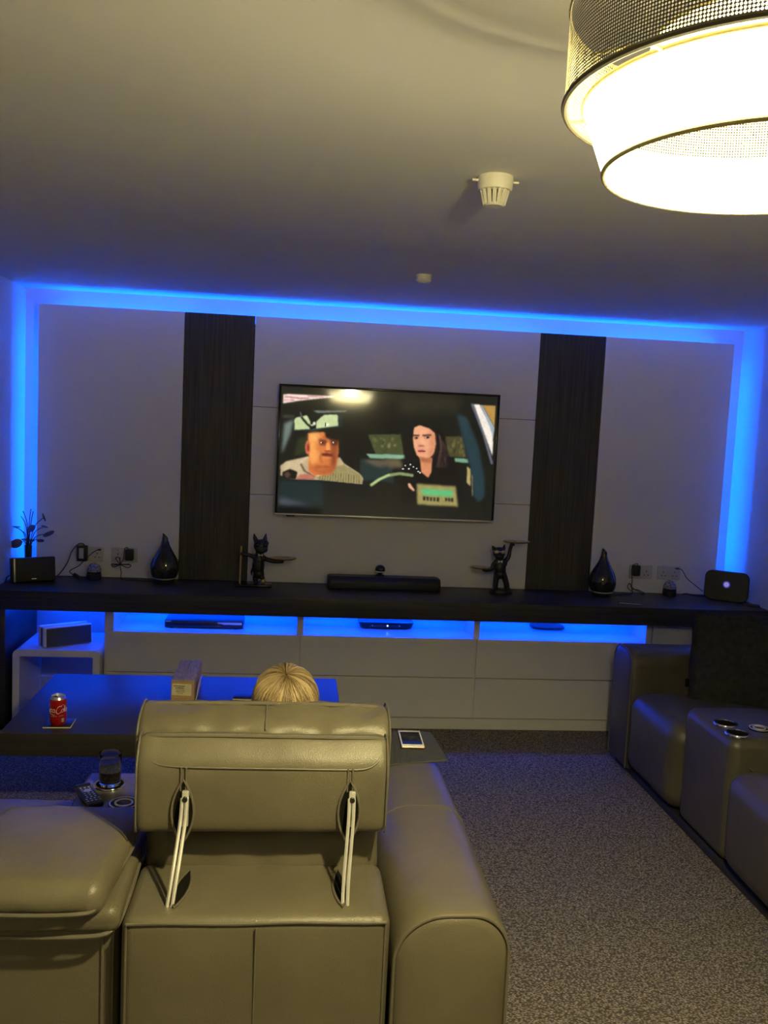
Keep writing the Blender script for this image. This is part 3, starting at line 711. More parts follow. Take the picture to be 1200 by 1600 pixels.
# folded headrest pillows on the console and on the left seat
def folded(x0, x1, dy):
    o = backrest(x0, x1-.008, YR+dy)
    B().tube([(x1-.042, YR+dy-.004, .05+.54*k/8) for k in range(9)], .003, 6).build('seam', LD, o)
    b = B(); b.box(((x0+x1)/2, -3.345, .632), (x1-x0-.004, .41, .058), .022, 4, 6, (0, .006, 0), .003, 12); lo = b.build('headrest_flap', L, sofa, ang=60)
    B().tube(smoothpts([(x0+.004, -3.548, .606), ((x0+x1)/2, -3.556, .603), (x1-.05, -3.554, .604), (x1-.015, -3.535, .609), (x1-.003, -3.50, .617), (x1-.001, -3.35, .624), (x1-.003, -3.2, .64)]), .005, 8).build('piping', LD, lo)
    def tp(q): # thin out towards the rear corners
        f = max(0, q.y/.2); return (q.x*(1-.12*max(0, -q.y/.2)-.06*f**3), q.y, q.z-.010*f**2)
    b = B(); b.box(((x0+x1)/2-.004, -3.365, .692), (x1-x0-.012, .43, .074), .034, 5, 8, (0, .012, .016), .006, 12, taper=tp); hp = b.build('headrest', L, sofa, ang=60)
    xr = x1-.008
    B().tube(smoothpts([(x0+.01, -3.582, .674), ((x0+x1)/2, -3.590, .671), (xr-.060, -3.584, .671), (xr-.036, -3.560, .676), (xr-.028, -3.50, .684), (xr-.010, -3.40, .690), (xr-.002, -3.28, .692), (xr-.022, -3.19, .688)]), .0048, 8).build('piping', LD, hp)
    for k in range(5):
        a = .25+.22*k; c0 = Vector((xr-.044, -3.562, .684))
        B().tube(smoothpts([c0+Vector((-.004, .004, .006)), c0+Vector((-.025*math.cos(a), .03*math.sin(a)+.004, .022)), c0+Vector((-.06*math.cos(a), .065*math.sin(a), .0345))], 4), [.003]+[.0035]*7+[.0006], 6).build('pleat', L, hp)
    b = B(); b.box(((x0+x1)/2-.03, -3.19, .52), (x1-x0-.09, .22, .26), .05, 4, 6, (0, .02, .01)); b.build('back_cushion', L, sofa, ang=60)
folded(-.705, -.335, .045)
folded(-1.205, -.735, .045)
seat(-1.205, -.635, yf=-2.50)
# console between the seats
B().box((-.4825, -2.82, .305), (.288, .60, .49), .018, 3, 4, (0, 0, .001)).build('console_box', L, sofa, ang=60)
def cupholder(x, y, z, parent, r=.046):
    o = B().lathe([(r*.86, -.05), (r*.9, .001), (r*.92, .005), (r*1.06, .005), (r*1.10, .002), (r*1.10, -.004)], (x, y, z), 40, cap=False).build('cup_holder', M['chrome'], parent)
    B().lathe([(0, .0012), (r*.9, .0012)], (x, y, z), 40, cap=False).build('cup_well', M['leather_shadow'], o)  # flat black disc paints the shade down the hollow
    return o
def charger(x, y, z, parent, r=.045):
    o = B().lathe([(0, 0), (r, 0), (r, .004), (r*.93, .006), (0, .006)], (x, y, z), 40).build('control_disc', M['black_gloss'], parent)
    for q in (.55, .90): B().tube([(x+r*q*math.cos(2*PI*i/40), y+r*q*math.sin(2*PI*i/40), z+.006) for i in range(40)], .0022 if q > .8 else .0035, 6, True).build('metal_ring', M['steel'], o)
    return o
CZ = .551
cupholder(-.537, -2.63, CZ, sofa); cupholder(-.405, -2.645, CZ, sofa); charger(-.468, -2.775, CZ, sofa)
B().box((-.352, -2.93, .565), (.03, .05, .02), .006, 2).build('recline_switch', M['chrome'], sofa)
for x in (-1.40, .45):
    for y in (-3.45, -2.5): B().lathe([(.02, 0), (.024, .05), (0, .05)], (x, y, 0), 16).build('foot', M['black_satin'], sofa)

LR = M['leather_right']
# right hand sofa: faces the left wall
rs = thing('recliner_sofa', (2.2, -1.93, 0), 'taupe leather recliner sofa along the right wall with cup holder console', 'sofa')
def arm_x(y0, y1):     # an arm lying along x, its end face towards the room
    b = B(); S = []
    def sec(x, ins):
        a, c = y0+ins, y1-ins; zt = .642-ins*.8; r1 = .085; P = [(x, a, .035+ins)]
        for k in range(11): t = PI-PI/2*k/10; P.append((x, a+r1+r1*math.cos(t), zt-r1+r1*math.sin(t)))
        for k in range(11): t = PI/2-PI/2*k/10; P.append((x, c-r1+r1*math.cos(t), zt-r1+r1*math.sin(t)))
        P.append((x, c, .035+ins)); return P
    S = [sec(1.722, .028), sec(1.726, .012), sec(1.734, .004), sec(1.752, 0)]+[sec(1.752+.9*k/10, 0) for k in range(1, 11)]+[sec(2.70, .02)]
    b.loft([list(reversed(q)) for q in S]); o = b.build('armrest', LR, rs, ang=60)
    B().tube(sec(1.728, .003), .0042, 6).build('piping', LD, o)
    return o
arm_x(-1.150, -.90); arm_x(-2.99, -2.745)
def rseat(y0, y1):
    cy = (y0+y1)/2
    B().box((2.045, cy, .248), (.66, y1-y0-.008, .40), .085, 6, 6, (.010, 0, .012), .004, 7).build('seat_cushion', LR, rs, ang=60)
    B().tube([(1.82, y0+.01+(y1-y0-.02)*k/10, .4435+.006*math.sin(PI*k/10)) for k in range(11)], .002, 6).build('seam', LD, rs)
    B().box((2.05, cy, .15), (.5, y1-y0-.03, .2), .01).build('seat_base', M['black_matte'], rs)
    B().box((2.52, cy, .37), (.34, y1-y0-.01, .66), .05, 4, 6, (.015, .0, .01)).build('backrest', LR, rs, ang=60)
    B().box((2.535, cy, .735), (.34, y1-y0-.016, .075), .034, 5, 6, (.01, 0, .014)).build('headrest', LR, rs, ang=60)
rseat(-1.712, -1.152); rseat(-2.742, -2.160)
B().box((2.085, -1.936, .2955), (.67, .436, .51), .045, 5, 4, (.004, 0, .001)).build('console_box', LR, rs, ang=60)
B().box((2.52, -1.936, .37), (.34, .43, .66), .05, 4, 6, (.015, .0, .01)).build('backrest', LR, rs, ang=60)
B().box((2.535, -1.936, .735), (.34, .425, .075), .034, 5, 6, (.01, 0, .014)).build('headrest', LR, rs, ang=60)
cupholder(1.815, -1.965, CZ+.001, rs, .045); cupholder(1.805, -2.085, CZ+.001, rs, .045); charger(1.925, -2.03, CZ+.001, rs, .042)
B().box((2.02, -1.157, .49), (.024, .012, .04), .003).build('recline_switch', M['black_gloss'], rs)
B().box((2.2, -1.93, .018), (.88, 1.98, .034), .002).build('plinth', M['black_matte'], rs)
pil = B(); pil.box((2.345, -1.335, .625), (.74, .07, .50), .033, 5, 10, (0, .095, 0), .016, 6, rot=rz(math.radians(-16)) @ rx(math.radians(-16)))
tag(pil.build('throw_pillow', M['black_fabric'], ang=70), 'large black fabric throw pillow leaning in the corner of the right sofa', 'pillow')

# ------------------------------------------------------------------ coffee table and what stands on it
TZ = .45
ct = thing('coffee_table', (-.43, -1.5, 0), 'low dark wood coffee table with a thick top reflecting blue light', 'table')
B().box((-.431, -1.477, .403), (1.352, .83, .094), .003).build('tabletop', M['table_wood'], ct, wn=True)
B().box((-.30, -1.477, .19), (.40, .45, .34), .004).build('pedestal', M['table_wood'], ct)
B().box((-.30, -1.477, .0125), (.50, .55, .025), .004).build('foot_plate', M['table_wood'], ct)
co = thing('coaster', (-.905, -1.777, TZ), 'dark square coaster with pale cut edge under the red drink can', 'coaster')
B().box((-.905, -1.777, TZ+.002), (.108, .108, .004), .0008, rot=rz(.03)).build('cork_edge', M['label'], co)
B().box((-.905, -1.777, TZ+.0048), (.106, .106, .0016), .0006, rot=rz(.03)).build('top_face', M['black_satin'], co)
c2 = thing('coaster', (-.185, -1.385, TZ), "dark square coaster lying left of the child's blonde head", 'coaster')
B().box((-.185, -1.385, TZ+.003), (.10, .10, .006), .0008, rot=rz(-.05)).build('cork_edge', M['label'], c2)
B().box((-.185, -1.385, TZ+.007), (.098, .098, .002), .0006, rot=rz(-.05)).build('top_face', M['black_satin'], c2)
def can(x, y, z):
    t = thing('drink_can', (x, y, z), 'red cola can with white script lettering standing on a coaster', 'can')
    R = .033
    B().lathe([(0, .004), (.023, .002), (.026, 0), (.028, .004), (R-.001, .012), (R, .016), (R, .098), (.031, .105)], (x, y, z), 48).build('can_body', M['can_red'], t)
    B().lathe([(.031, .105), (.0285, .111), (.027, .114), (.0268, .1165), (.0258, .117), (.025, .115), (.0246, .112), (0, .112)], (x, y, z), 48).build('can_lid', M['alu'], t)
    B().lathe([(0, 0), (.0085, 0), (.0085, .0008), (0, .0008)], (x-.010, y-.008, z+.1122), 20, sx=1.2).build('opening', M['leather_shadow'], t)
    B().box((x+.006, y+.003, z+.1135), (.022, .013, .0016), .0005, rot=rz(.7)).build('ring_pull', M['alu'], t)
    # hand drawn script, wrapped round the body: s = arc length in mm from the middle of the visible side, h = height in mm
    def arc(cx, cy, rx_, ry_, a0, a1, n=14, sl=.28): return [(cx+rx_*math.cos(math.radians(a0+(a1-a0)*i/n))+sl*(ry_*math.sin(math.radians(a0+(a1-a0)*i/n))), cy+ry_*math.sin(math.radians(a0+(a1-a0)*i/n))) for i in range(n+1)]
    W = 2.1
    strokes = [
        (arc(-50, 68, 11, 15, 40, 330), W), (arc(-36, 62, 5.2, 6, 0, 360), W),
        (arc(-26, 62, 5, 6.2, 45, 320), W), (arc(-14.5, 62, 4.8, 6, 0, 360), W), ([(-8, 69), (-10, 62), (-10, 57), (-7, 56), (-5, 59)], W), ([(-21.5, 58), (-19, 61)], 1.5),
        ([(-5, 63), (-1, 64)], 2.0),
        (arc(9, 66, 10.5, 15, 55, 325), W*1.25), ([(16, 78), (19, 84), (24, 85), (31, 82)], 1.8),
        (arc(22.5, 62, 5, 6.2, 0, 360), W), ([(28, 59), (33, 68), (35, 78), (32, 80), (30, 72), (30, 60), (33, 56), (36, 60)], W*.9),
        (arc(42, 62, 5, 6, 0, 360), W), ([(48, 69), (46, 62), (46, 57), (50, 57)], W),
        ([(-30, 50), (-22, 47.5), (-14, 46), (-8, 44)], 1.9), ([(-46, 52), (-38, 53), (-30, 50)], 1.9)]
    def wrap(s, h, rr=R+.0002): a = -PI/2+.10+s/33.0; return (x+rr*math.cos(a), y+rr*math.sin(a), z+h/1000)
    b = B()
    for P, wd in strokes:
        Q = smoothpts([(p[0], p[1], 0) for p in P], 3)
        n = len(Q); ra = [wd/2000*(.55+.55*abs(math.sin(PI*i/(n-1)*2+.6))) for i in range(n)]
        b.tube([wrap(q.x, q.y) for q in Q], ra, 6)
    b.build('script_lettering', M['can_ink'], t)
    b = B(); 
    for s0, s1 in ((-26, -20), (-18, -9), (-7, 0), (8, 14), (16, 26)): b.tube([wrap(s0+(s1-s0)*i/5, 40.5+.05*(s0+(s1-s0)*i/5)) for i in range(6)], .0006, 4)
    b.build('small_print_line', M['can_ink'], t)
    b = B()
    for i in range(6): pass
    b.loft([[wrap(19+i*1.6, 15), wrap(19+i*1.6, 30), wrap(19+i*1.6, 30, R-.001), wrap(19+i*1.6, 15, R-.001)] for i in range(8)]); b.build('info_patch', M['barcode'], t)
    b = B()
    for i in range(5): b.tube([wrap(21+i*1.9, 17, R+.0004), wrap(21+i*1.9, 27, R+.0004)], .0004, 4)
    b.build('patch_bars', M['ink'], t)
    return t
can(-.908, -1.79, TZ+.0056)
def crate():
    x0, x1, y0, y1, z0, z1 = -.497, -.398, -1.53, -1.20, TZ, TZ+.118
    t = thing('wooden_box', (-.4475, -1.365, TZ), 'small upright wooden box with a cream paper label and weathered lid', 'box')
    th = .009; cx, cy, cz = (x0+x1)/2, (y0+y1)/2, (z0+z1)/2
    for i, (a, b) in enumerate(((z0, z0+.034), (z0+.0345, z0+.0785), (z0+.079, z1-.010))):
        B().box((cx, y0+th/2, (a+b)/2), (x1-x0, th, b-a), .001).build('end_board', M['crate'], t, smooth=False)
        B().box((cx, y1-th/2, (a+b)/2), (x1-x0, th, b-a), .001).build('end_board', M['crate'], t, smooth=False)
        for x in (x0+th/2, x1-th/2): B().box((x, cy, (a+b)/2), (th-.001, y1-y0-2*th, b-a), .001).build('side_board', M['crate'], t, smooth=False)
    for a, b in ((x0, cx-.001), (cx+.001, x1)): B().box(((a+b)/2, cy, z1-.005), (b-a, y1-y0, .009), .001).build('lid_board', M['crate_top'], t, smooth=False)
    B().box((cx, cy, z0+.004), (x1-x0-.02, y1-y0-.02, .006), .001).build('bottom_board', M['crate'], t, smooth=False)
    for k in range(4):
        for x in (x0+.004, x1-.004): B().box((x, y0+.0035, z0+.042+k*.018), (.008, .0085, .008), .0006).build('finger_joint', M['crate_top'], t, smooth=False)
    lb = B().box((cx-.004, y0-.0006, z0+.0745), (.084, .0012, .052), .0004, rot=ry(.03)).build('paper_label', M['label'], t, smooth=False)
    b = B(); random.seed(3)
    for row, (zz, hgt, xs, xe) in enumerate(((.0905, .0055, -.034, .016), (.082, .0055, -.026, .010), (.0735, .0035, -.024, .010), (.066, .003, -.026, .014), (.059, .0025, -.018, .004))):
        xx = xs
        while xx < xe:
            wdt = random.uniform(.0022, .0044); B.box(b, (cx-.004+xx+wdt/2, y0-.0014, z0+zz+(xx+.01)*-.03), (wdt, .0005, hgt*random.uniform(.6, 1)), .0001); xx += wdt+.0012
    b.build('label_print', M['ink'], lb, smooth=False)
    pc = B().box((x1+.010, -1.44, z0+.05), (.004, .10, .095), .0005, rot=ry(.16)).build('paper_leaflet', M['white_gloss'])
    tag(pc, 'white paper leaflet propped against the right side of the wooden box', 'leaflet')
crate()

# ------------------------------------------------------------------ console things: glass, remote
gl = thing('drinking_glass', (-.537, -2.63, CZ), 'clear tumbler with a little dark drink set in the console cup holder', 'glass')
gx, gy, gz = -.537, -2.63, CZ+.004
B().lathe([(0, 0), (.031, 0), (.033, .003), (.0345, .09), (.0350, .100), (.0342, .1015), (.0334, .100), (.0325, .055), (.0315, .010), (0, .008)], (gx, gy, gz), 40).build('tumbler', M['glass'], gl)
B().lathe([(0, .0085), (.0312, .0105), (.0323, .044), (0, .044)], (gx, gy, gz), 36).build('drink', M['drink'], gl)
def remote():
    c = Vector((-.578, -2.735, CZ+.009)); a = math.radians(28); R3 = rz(a)
    t = thing('remote_control', (c.x, c.y, CZ), 'black television remote with small pale buttons lying on the sofa console', 'remote')
    B().box(c, (.048, .150, .017), .006, 3, 2, rot=R3).build('body', M['black_satin'], t)
    b = B(); 
    for r in range(8):
        for k in range(3 if r > 1 else 4):
            p = c+R3 @ Vector(((k-(1 if r > 1 else 1.5))*.012, -.055+r*.0145, .0088)); b.box(p, (.006, .005, .0022), .001, rot=R3)
    b.build('button_rows', M['socket'], t)['kind'] = 'stuff'
    B().lathe([(.006, 0), (.010, 0), (.010, .002), (.006, .002)], c+R3 @ Vector((0, .02, .0085)), 20).build('menu_ring', M['steel'], t)
    B().box(c+R3 @ Vector((0, .068, .006)), (.046, .014, .012), .003, rot=R3).build('front_window', M['black_gloss'], t)
remote()

# ------------------------------------------------------------------ folio and phone on the armrest
AZ = .6425
fo = thing('tablet_folio', (.437, -2.51, AZ), 'grey ribbed tablet folio lying flat on the near sofa armrest', 'tablet case')
def folio():
    A, Bp, Cc, D = Vector((.343, -2.69, 0)), Vector((.536, -2.635, 0)), Vector((.520, -2.385, 0)), Vector((.375, -2.385, 0))
    A, Bp, Cc, D = Vector((.330, -2.685, 0)), Vector((.530, -2.640, 0)), Vector((.512, -2.375, 0)), Vector((.362, -2.375, 0))
    def P(u, v, dz): q = (A*(1-u)+Bp*u)*(1-v)+(D*(1-u)+Cc*u)*v; x = q.x; drop = .05*max(0, (x-.49)/.04)**2*.3+.02*max(0, (.36-x)/.03)**1; return (q.x, q.y, AZ+.004+dz-drop*0)
    n = 40; S = []
    for i in range(n+1):
        u = i/n; rib = .0022*(1 if (u < .5 and (u*12) % 1 > .45) else 0)
        S.append([P(u, 0, -.004), P(u, 0, rib), P(u, .25, rib+.001), P(u, .5, rib+.001), P(u, .75, rib+.001), P(u, 1, rib), P(u, 1, -.004)])
    b = B(); b.loft([list(reversed(s)) for s in S]); b.build('cover', M['pad_cloth'], fo, ang=25)
    b = B(); b.tube([P(u/10, 0, -.002) for u in range(11)], .0035, 6); b.build('stitched_edge', M['pad_cloth'], fo)
folio()
ph = thing('smartphone', (.43, -2.475, AZ+.004), 'white faced phone with rose gold edge lying on the grey tablet folio', 'phone')
pc = Vector((.430, -2.476, AZ+.0125)); R3 = rz(-.03)
B().box(pc-Vector((0, 0, .001)), (.078, .158, .0072), .0034, 3, 1, rot=R3).build('metal_case', M['rosegold'], ph)
B().box(pc+Vector((0, 0, .0027)), (.0755, .1555, .0012), .0005, rot=R3).build('white_bezel', M['phone_white'], ph)
B().box(pc+R3 @ Vector((0, .001, .0034)), (.067, .118, .0008), .0003, rot=R3).build('screen', M['black_gloss'], ph)
B().tube([pc+R3 @ Vector((.006*math.cos(2*PI*i/20), -.0685+.006*math.sin(2*PI*i/20), .0034)) for i in range(20)], .0006, 4, True).build('home_button', M['steel'], ph)
for k in (-1, 1): B().tube([pc+R3 @ Vector((k*.014+d, -.0785, -.001)) for d in (-.008, .008)], .001, 4).build('speaker_slot', M['black_satin'], ph)

# ------------------------------------------------------------------ white side table and speaker in the left bay
st = thing('side_table', (-1.21, -.36, 0), 'glossy white rounded waterfall side table standing under the left worktop end', 'side table')
def waterfall(x0, x1, y0, y1, zt, th, r):
    def outline(ins, rr):
        P = [(x0+ins, 0)]
        for k in range(9): t = PI-PI/2*k/8; P.append((x0+ins+rr+rr*math.cos(t), zt-ins-rr+rr*math.sin(t)))
        for k in range(9): t = PI/2-PI/2*k/8; P.append((x1-ins-rr+rr*math.cos(t), zt-ins-rr+rr*math.sin(t)))
        P.append((x1-ins, 0)); return P
    o, i = outline(0, r), outline(th, max(.004, r-th)); n = len(o); V = []; F = []
    for y in (y0, y1): V += [(p[0], y, p[1]) for p in o]+[(p[0], y, p[1]) for p in i]
    for k in range(n-1):
        F += [(k, k+1, n+k+1, n+k), (2*n+k, 3*n+k, 3*n+k+1, 2*n+k+1), (k, 2*n+k, 2*n+k+1, k+1), (n+k, n+k+1, 3*n+k+1, 3*n+k)]
    F += [(0, n, 3*n, 2*n), (n-1, 3*n-1, 4*n-1, 2*n-1)]
    b = B(); b.add(V, F); return b
waterfall(-1.452, -1.000, -.575, -.16, .436, .036, .030).build('frame', M['white_gloss'], st, ang=40)
sp = thing('desk_speaker', (-1.214, -.435, .436), 'white cased rectangular speaker with grey front on the white side table', 'speaker')
R3 = rz(.60); c0 = Vector((-1.214, -.435, .436))
B().box(c0+R3 @ Vector((0, -.030, .056)), (.268, .026, .110), .010, 3, 1, rot=R3 @ rx(-.05)).build('front_shell', M['white_gloss'], sp)
B().box(c0+R3 @ Vector((.004, -.0445, .055)), (.246, .005, .098), .004, 2, 1, rot=R3 @ rx(-.05)).build('grille', M['grille'], sp)
B().box(c0+R3 @ Vector((0, .002, .052)), (.255, .036, .100), .004, 2, 1, rot=R3 @ rx(-.02)).build('core', M['black_satin'], sp)
B().box(c0+R3 @ Vector((0, .034, .056)), (.268, .024, .110), .010, 3, 1, rot=R3 @ rx(.03)).build('rear_shell', M['white_gloss'], sp)

# ------------------------------------------------------------------ boxes on the open shelves
SZ = .530
d = thing('disc_player', (-.47, -.30, SZ), 'slim black disc player on the left open blue lit shelf', 'disc player')
B().box((-.47, -.30, SZ+.025), (.432, .20, .040), .003).build('case', M['black_satin'], d)
B().box((-.52, -.402, SZ+.022), (.31, .006, .024), .001).build('front_flap', M['black_gloss'], d)
B().box((-.327, -.402, SZ+.033), (.135, .006, .012), .001).build('display_window', M['steel'], d)
B().box((-.665, -.402, SZ+.040), (.03, .004, .004), .001).build('standby_mark', M['steel'], d)
for x in (-.65, -.29):
    for y in (-.38, -.22): B().lathe([(0, 0), (.012, 0), (.012, .006), (0, .006)], (x, y, SZ), 14).build('foot', M['black_matte'], d)
s = thing('set_top_box', (.57, -.22, SZ), 'small black set top box with a blue dot on the middle open shelf', 'set top box')
def rounded_slab(b, cx, cy, w_, d_, z0, z1, r, taper=0):
    P = []
    for (sx, sy, a0) in ((1, 1, 0), (-1, 1, 90), (-1, -1, 180), (1, -1, 270)):
        for k in range(7): a = math.radians(a0+15*k); P.append((cx+sx*(w_/2-r)+r*math.cos(a), cy+sy*(d_/2-r)+r*math.sin(a)))
    S = []
    for z, ins in ((z0, taper+.002), (z0+.003, taper), (z1-.004, 0), (z1-.001, .0015), (z1, .004)):
        S.append([(cx+(p[0]-cx)*(1-2*ins/w_), cy+(p[1]-cy)*(1-2*ins/d_), z) for p in P])
    b.loft(S); return b
rounded_slab(B(), .57, -.215, .325, .20, SZ+.004, SZ+.042, .03, .012).build('case', M['black_gloss'], s)
B().box((.57, -.316, SZ+.022), (.20, .003, .018), .001).build('front_window', M['black_satin'], s)
B().ell((.575, -.318, SZ+.024), (.005, .002, .005), 12, 8).build('power_dot', M['blue_led_dot'], s)
for x in (.487, .645): B().ell((x, -.3175, SZ+.024), (.003, .002, .003), 8, 6).build('side_mark', M['steel'], s)
for x in (.46, .68):
    for y in (-.28, -.15): B().lathe([(0, 0), (.01, 0), (.01, .005), (0, .005)], (x, y, SZ), 12).build('foot', M['black_matte'], s)
p = rounded_slab(B(), 1.575, -.145, .205, .15, SZ, SZ+.014, .055).build('media_puck', M['black_satin'])
tag(p, 'flat dark round cornered media box on the right open blue shelf', 'media box')

# ------------------------------------------------------------------ things along the worktop
# stem arrangement
pv = thing('stem_vase', (-1.482, -.20, WZ), 'slim black vase of wiry bronze stems and petals in the left corner', 'vase')
B().lathe([(.0, 0), (.020, 0), (.021, .01), (.0185, .10), (.020, .185), (.017, .186), (.015, .12), (0, .02)], (-1.482, -.20, WZ), 24).build('vase', M['black_satin'], pv)
random.seed(11)
top = Vector((-1.482, -.20, .94))
stems = [((-.075, .105), 1), ((.085, .165), 2), ((.095, .115), 1), ((.105, .068), 1), ((.075, .035), 1), ((-.055, .015), 3), ((-.005, .03), 1), ((-.02, .20), 0), ((.012, .21), 0), ((.035, .20), 0), ((-.035, .17), 0), ((.02, .10), 1), ((-.04, .085), 0)]
for (dx, dz), kind in stems:
    end = top+Vector((dx, random.uniform(-.04, .04), dz)); mid = top+Vector((dx*.35, 0, dz*.55+.012))
    P = smoothpts([top-Vector((0, 0, .04)), mid, end], 6)
    o = B().tube(P, [.0022]*len(P), 5).build('stem', M['stem'], pv)
    if kind:
        l = B(); tilt = random.uniform(-.5, .5)
        rot = rz(random.uniform(0, 3)) @ ry(tilt) @ rx({1: .25, 2: 1.2, 3: 1.3}[kind])
        l.lathe([(0, -.0015), (.9, -.0012), (1, 0), (.9, .0012), (0, .0015)], (0, 0, 0), 20)
        l.v = [tuple(end+rot @ Vector((v[0]*.036, v[1]*.018*(1.3 if kind > 1 else 1), v[2]))) for v in l.v]
        l.build('petal', M['leaf'], o)
        rimp = [end+rot @ Vector((  .036*math.cos(2*PI*i/20), .018*(1.3 if kind > 1 else 1)*math.sin(2*PI*i/20), 0)) for i in range(20)]
        B().tube(rimp, .0016, 4, True).build('petal_wire', M['stem'], o)
# black speaker
bs = thing('portable_speaker', (-1.42, -.33, WZ), 'black slab shaped speaker with silver edge at the left worktop end', 'speaker')
R3 = rz(.50); c0 = Vector((-1.420, -.330, WZ)); tl = R3 @ rx(-.10)
B().box(c0+Vector((0, 0, .069)), (.232, .048, .134), .006, 2, 1, rot=tl).build('body', M['black_satin'], bs)
B().box(c0+tl @ Vector((.008, -.0255, 0))+Vector((0, 0, .069)), (.200, .004, .124), .001, rot=tl).build('grille', M['black_matte'], bs)
B().box(c0+tl @ Vector((-.101, -.0258, 0))+Vector((0, 0, .069)), (.007, .004, .130), .001, rot=tl).build('silver_edge', M['steel'], bs)
B().box(c0+tl @ Vector((.0, -.0280, -.05))+Vector((0, 0, .069)), (.026, .001, .005), .0003, rot=tl).build('badge', M['steel'], bs)
(B().tube(smoothpts([(-1.545, -.40, WZ+.004), (-1.545, -.36, WZ+.03), (-1.52, -.30, WZ+.035), (-1.50, -.25, WZ+.02), (-1.49, -.235, WZ+.004)]), .0035, 6).build('power_cord', M['black_satin'], bs))
# sockets
def socket(x, z, label):
    t = thing('wall_socket', (x, PY, z), label, 'socket', 'double wall sockets')
    B().box((x, PY-.0045, z), (.147, .009, .085), .003, 2).build('faceplate', M['socket'], t)
    for s_ in (-1, 1):
        cx = x+s_*.036
        b = B(); b.box((cx, PY-.0092, z+.005), (.0045, .001, .009), .0003); b.box((cx-.0115, PY-.0092, z-.018), (.008, .001, .0045), .0003); b.box((cx+.0115, PY-.0092, z-.018), (.008, .001, .0045), .0003)
        b.build('pin_holes', M['leather_shadow'], t)
        B().box((x+s_*.019 if 0 else cx-s_*.0+s_*.0, PY-.0105, z+.029), (.011, .004, .016), .001, rot=rx(.12)).build('rocker_switch', M['socket'], t)
    return t
s0 = socket(-1.150, .893, 'white double socket with a boxed black adapter, farthest left on the panelling')
for dx, lab in ((.190, 'white double socket with a black plug and tied cord, beside the left diffuser'), (3.296, 'white double socket with a black plug, just right of the right diffuser'), (3.477, 'white double socket with one thin cable, left of the black router')):
    copy_thing(s0, (dx, 0, -.004 if dx > 1 else 0), lab)
# adapters and cords
ad = thing('power_adapter', (-1.192, PY-.02, .86), 'black power adapter with white label plugged in at the far left', 'adapter')
B().box((-1.192, PY-.030, .900), (.056, .042, .090), .006, 2).build('body', M['black_satin'], ad)
B().box((-1.194, PY-.0515, .902), (.026, .002, .060), .001).build('white_label', M['socket'], ad)
B().tube(smoothpts([(-1.180, PY-.035, .943), (-1.185, PY-.05, .958), (-1.21, PY-.05, .955), (-1.245, PY-.045, .915), (-1.275, PY-.04, .84), (-1.31, PY-.045, .785), (-1.335, PY-.06, WZ+.004), (-1.37, PY-.07, WZ+.003)]), .003, 6).build('cord', M['black_satin'], ad)
uc = thing('charging_cable', (-1.15, PY-.02, WZ), 'thin black cable from the far left socket to the worktop', 'cable')
B().tube(smoothpts([(-1.095, PY-.012, .922), (-1.12, PY-.03, .915), (-1.16, PY-.055, .880), (-1.20, PY-.07, .835), (-1.250, PY-.075, .803), (-1.235, PY-.08, .785), (-1.205, PY-.085, .768), (-1.185, PY-.08, WZ+.004), (-1.170, PY-.06, WZ+.004)]), .0025, 6).build('cord', M['black_satin'], uc)
B().box((-1.10, PY-.016, .921), (.018, .014, .009), .002).build('plug', M['black_satin'], uc)
B().box((-1.208, PY-.092, .776), (.045, .014, .022), .004, rot=ry(.55)).build('connector', M['black_satin'], uc)
def plug(x, z, label, pts, loops):
    t = thing('plug', (x, PY-.02, z), label, 'plug')
    B().box((x, PY-.030, z), (.046, .042, .066), .007, 2).build('body', M['black_satin'], t)
    B().box((x, PY-.052, z+.004), (.026, .004, .030), .002).build('raised_panel', M['black_matte'], t)
    B().tube(smoothpts(pts), .0026, 6).build('cord', M['black_satin'], t)
    for lp in loops: B().tube(smoothpts(lp), .0026, 6).build('cord_loop', M['black_satin'], t)
y = PY-.06
plug(-.927, .900, 'black plug with a bow tied cord beside the left diffuser', [(-.927, y, .930), (-.935, y, .945), (-.950, y, .935), (-.955, y, .88), (-.972, y, .845), (-.967, y, .80), (-.963, y, WZ+.003), (-.90, y-.02, WZ+.003), (-.80, y-.03, WZ+.003), (-.77, y-.03, WZ+.003)],
     [[(-.972, y, .845), (-1.01, y, .83), (-1.02, y, .848), (-.972, y, .845)], [(-.972, y, .845), (-1.0, y, .88), (-.98, y, .885), (-.972, y, .845)], [(-.972, y, .845), (-.93, y, .828), (-.915, y, .845), (-.972, y, .845)], [(-1.02, y, .84), (-.972, y, .846), (-.92, y, .85)]])
plug(2.106, .902, 'black plug with a hanging cord beside the right diffuser', [(2.106, y, .932), (2.10, y, .948), (2.08, y, .94), (2.068, y, .90), (2.075, y, .85), (2.075, y, .80), (2.08, y, WZ+.006), (2.0, y-.03, WZ+.003), (1.93, y-.06, WZ+.003)],
     [[(2.078, y, .775), (2.05, y, .80), (2.06, y, .825), (2.085, y, .795), (2.12, y-.01, WZ+.02), (2.15, y-.02, WZ+.004)], [(2.08, y, .79), (2.12, y, .785), (2.15, y-.02, WZ+.012), (2.13, y-.03, WZ+.004)]])
rcb = thing('router_cable', (2.42, PY-.02, WZ), 'thin dark cable drooping from the right socket to the router', 'cable')
B().tube(smoothpts([(2.378, PY-.014, .918), (2.40, PY-.03, .912), (2.43, PY-.04, .865), (2.48, PY-.05, .825), (2.53, PY-.06, .79)]), .0025, 6).build('cord', M['black_satin'], rcb)
B().box((2.374, PY-.016, .919), (.020, .014, .009), .002).build('plug', M['black_satin'], rcb)
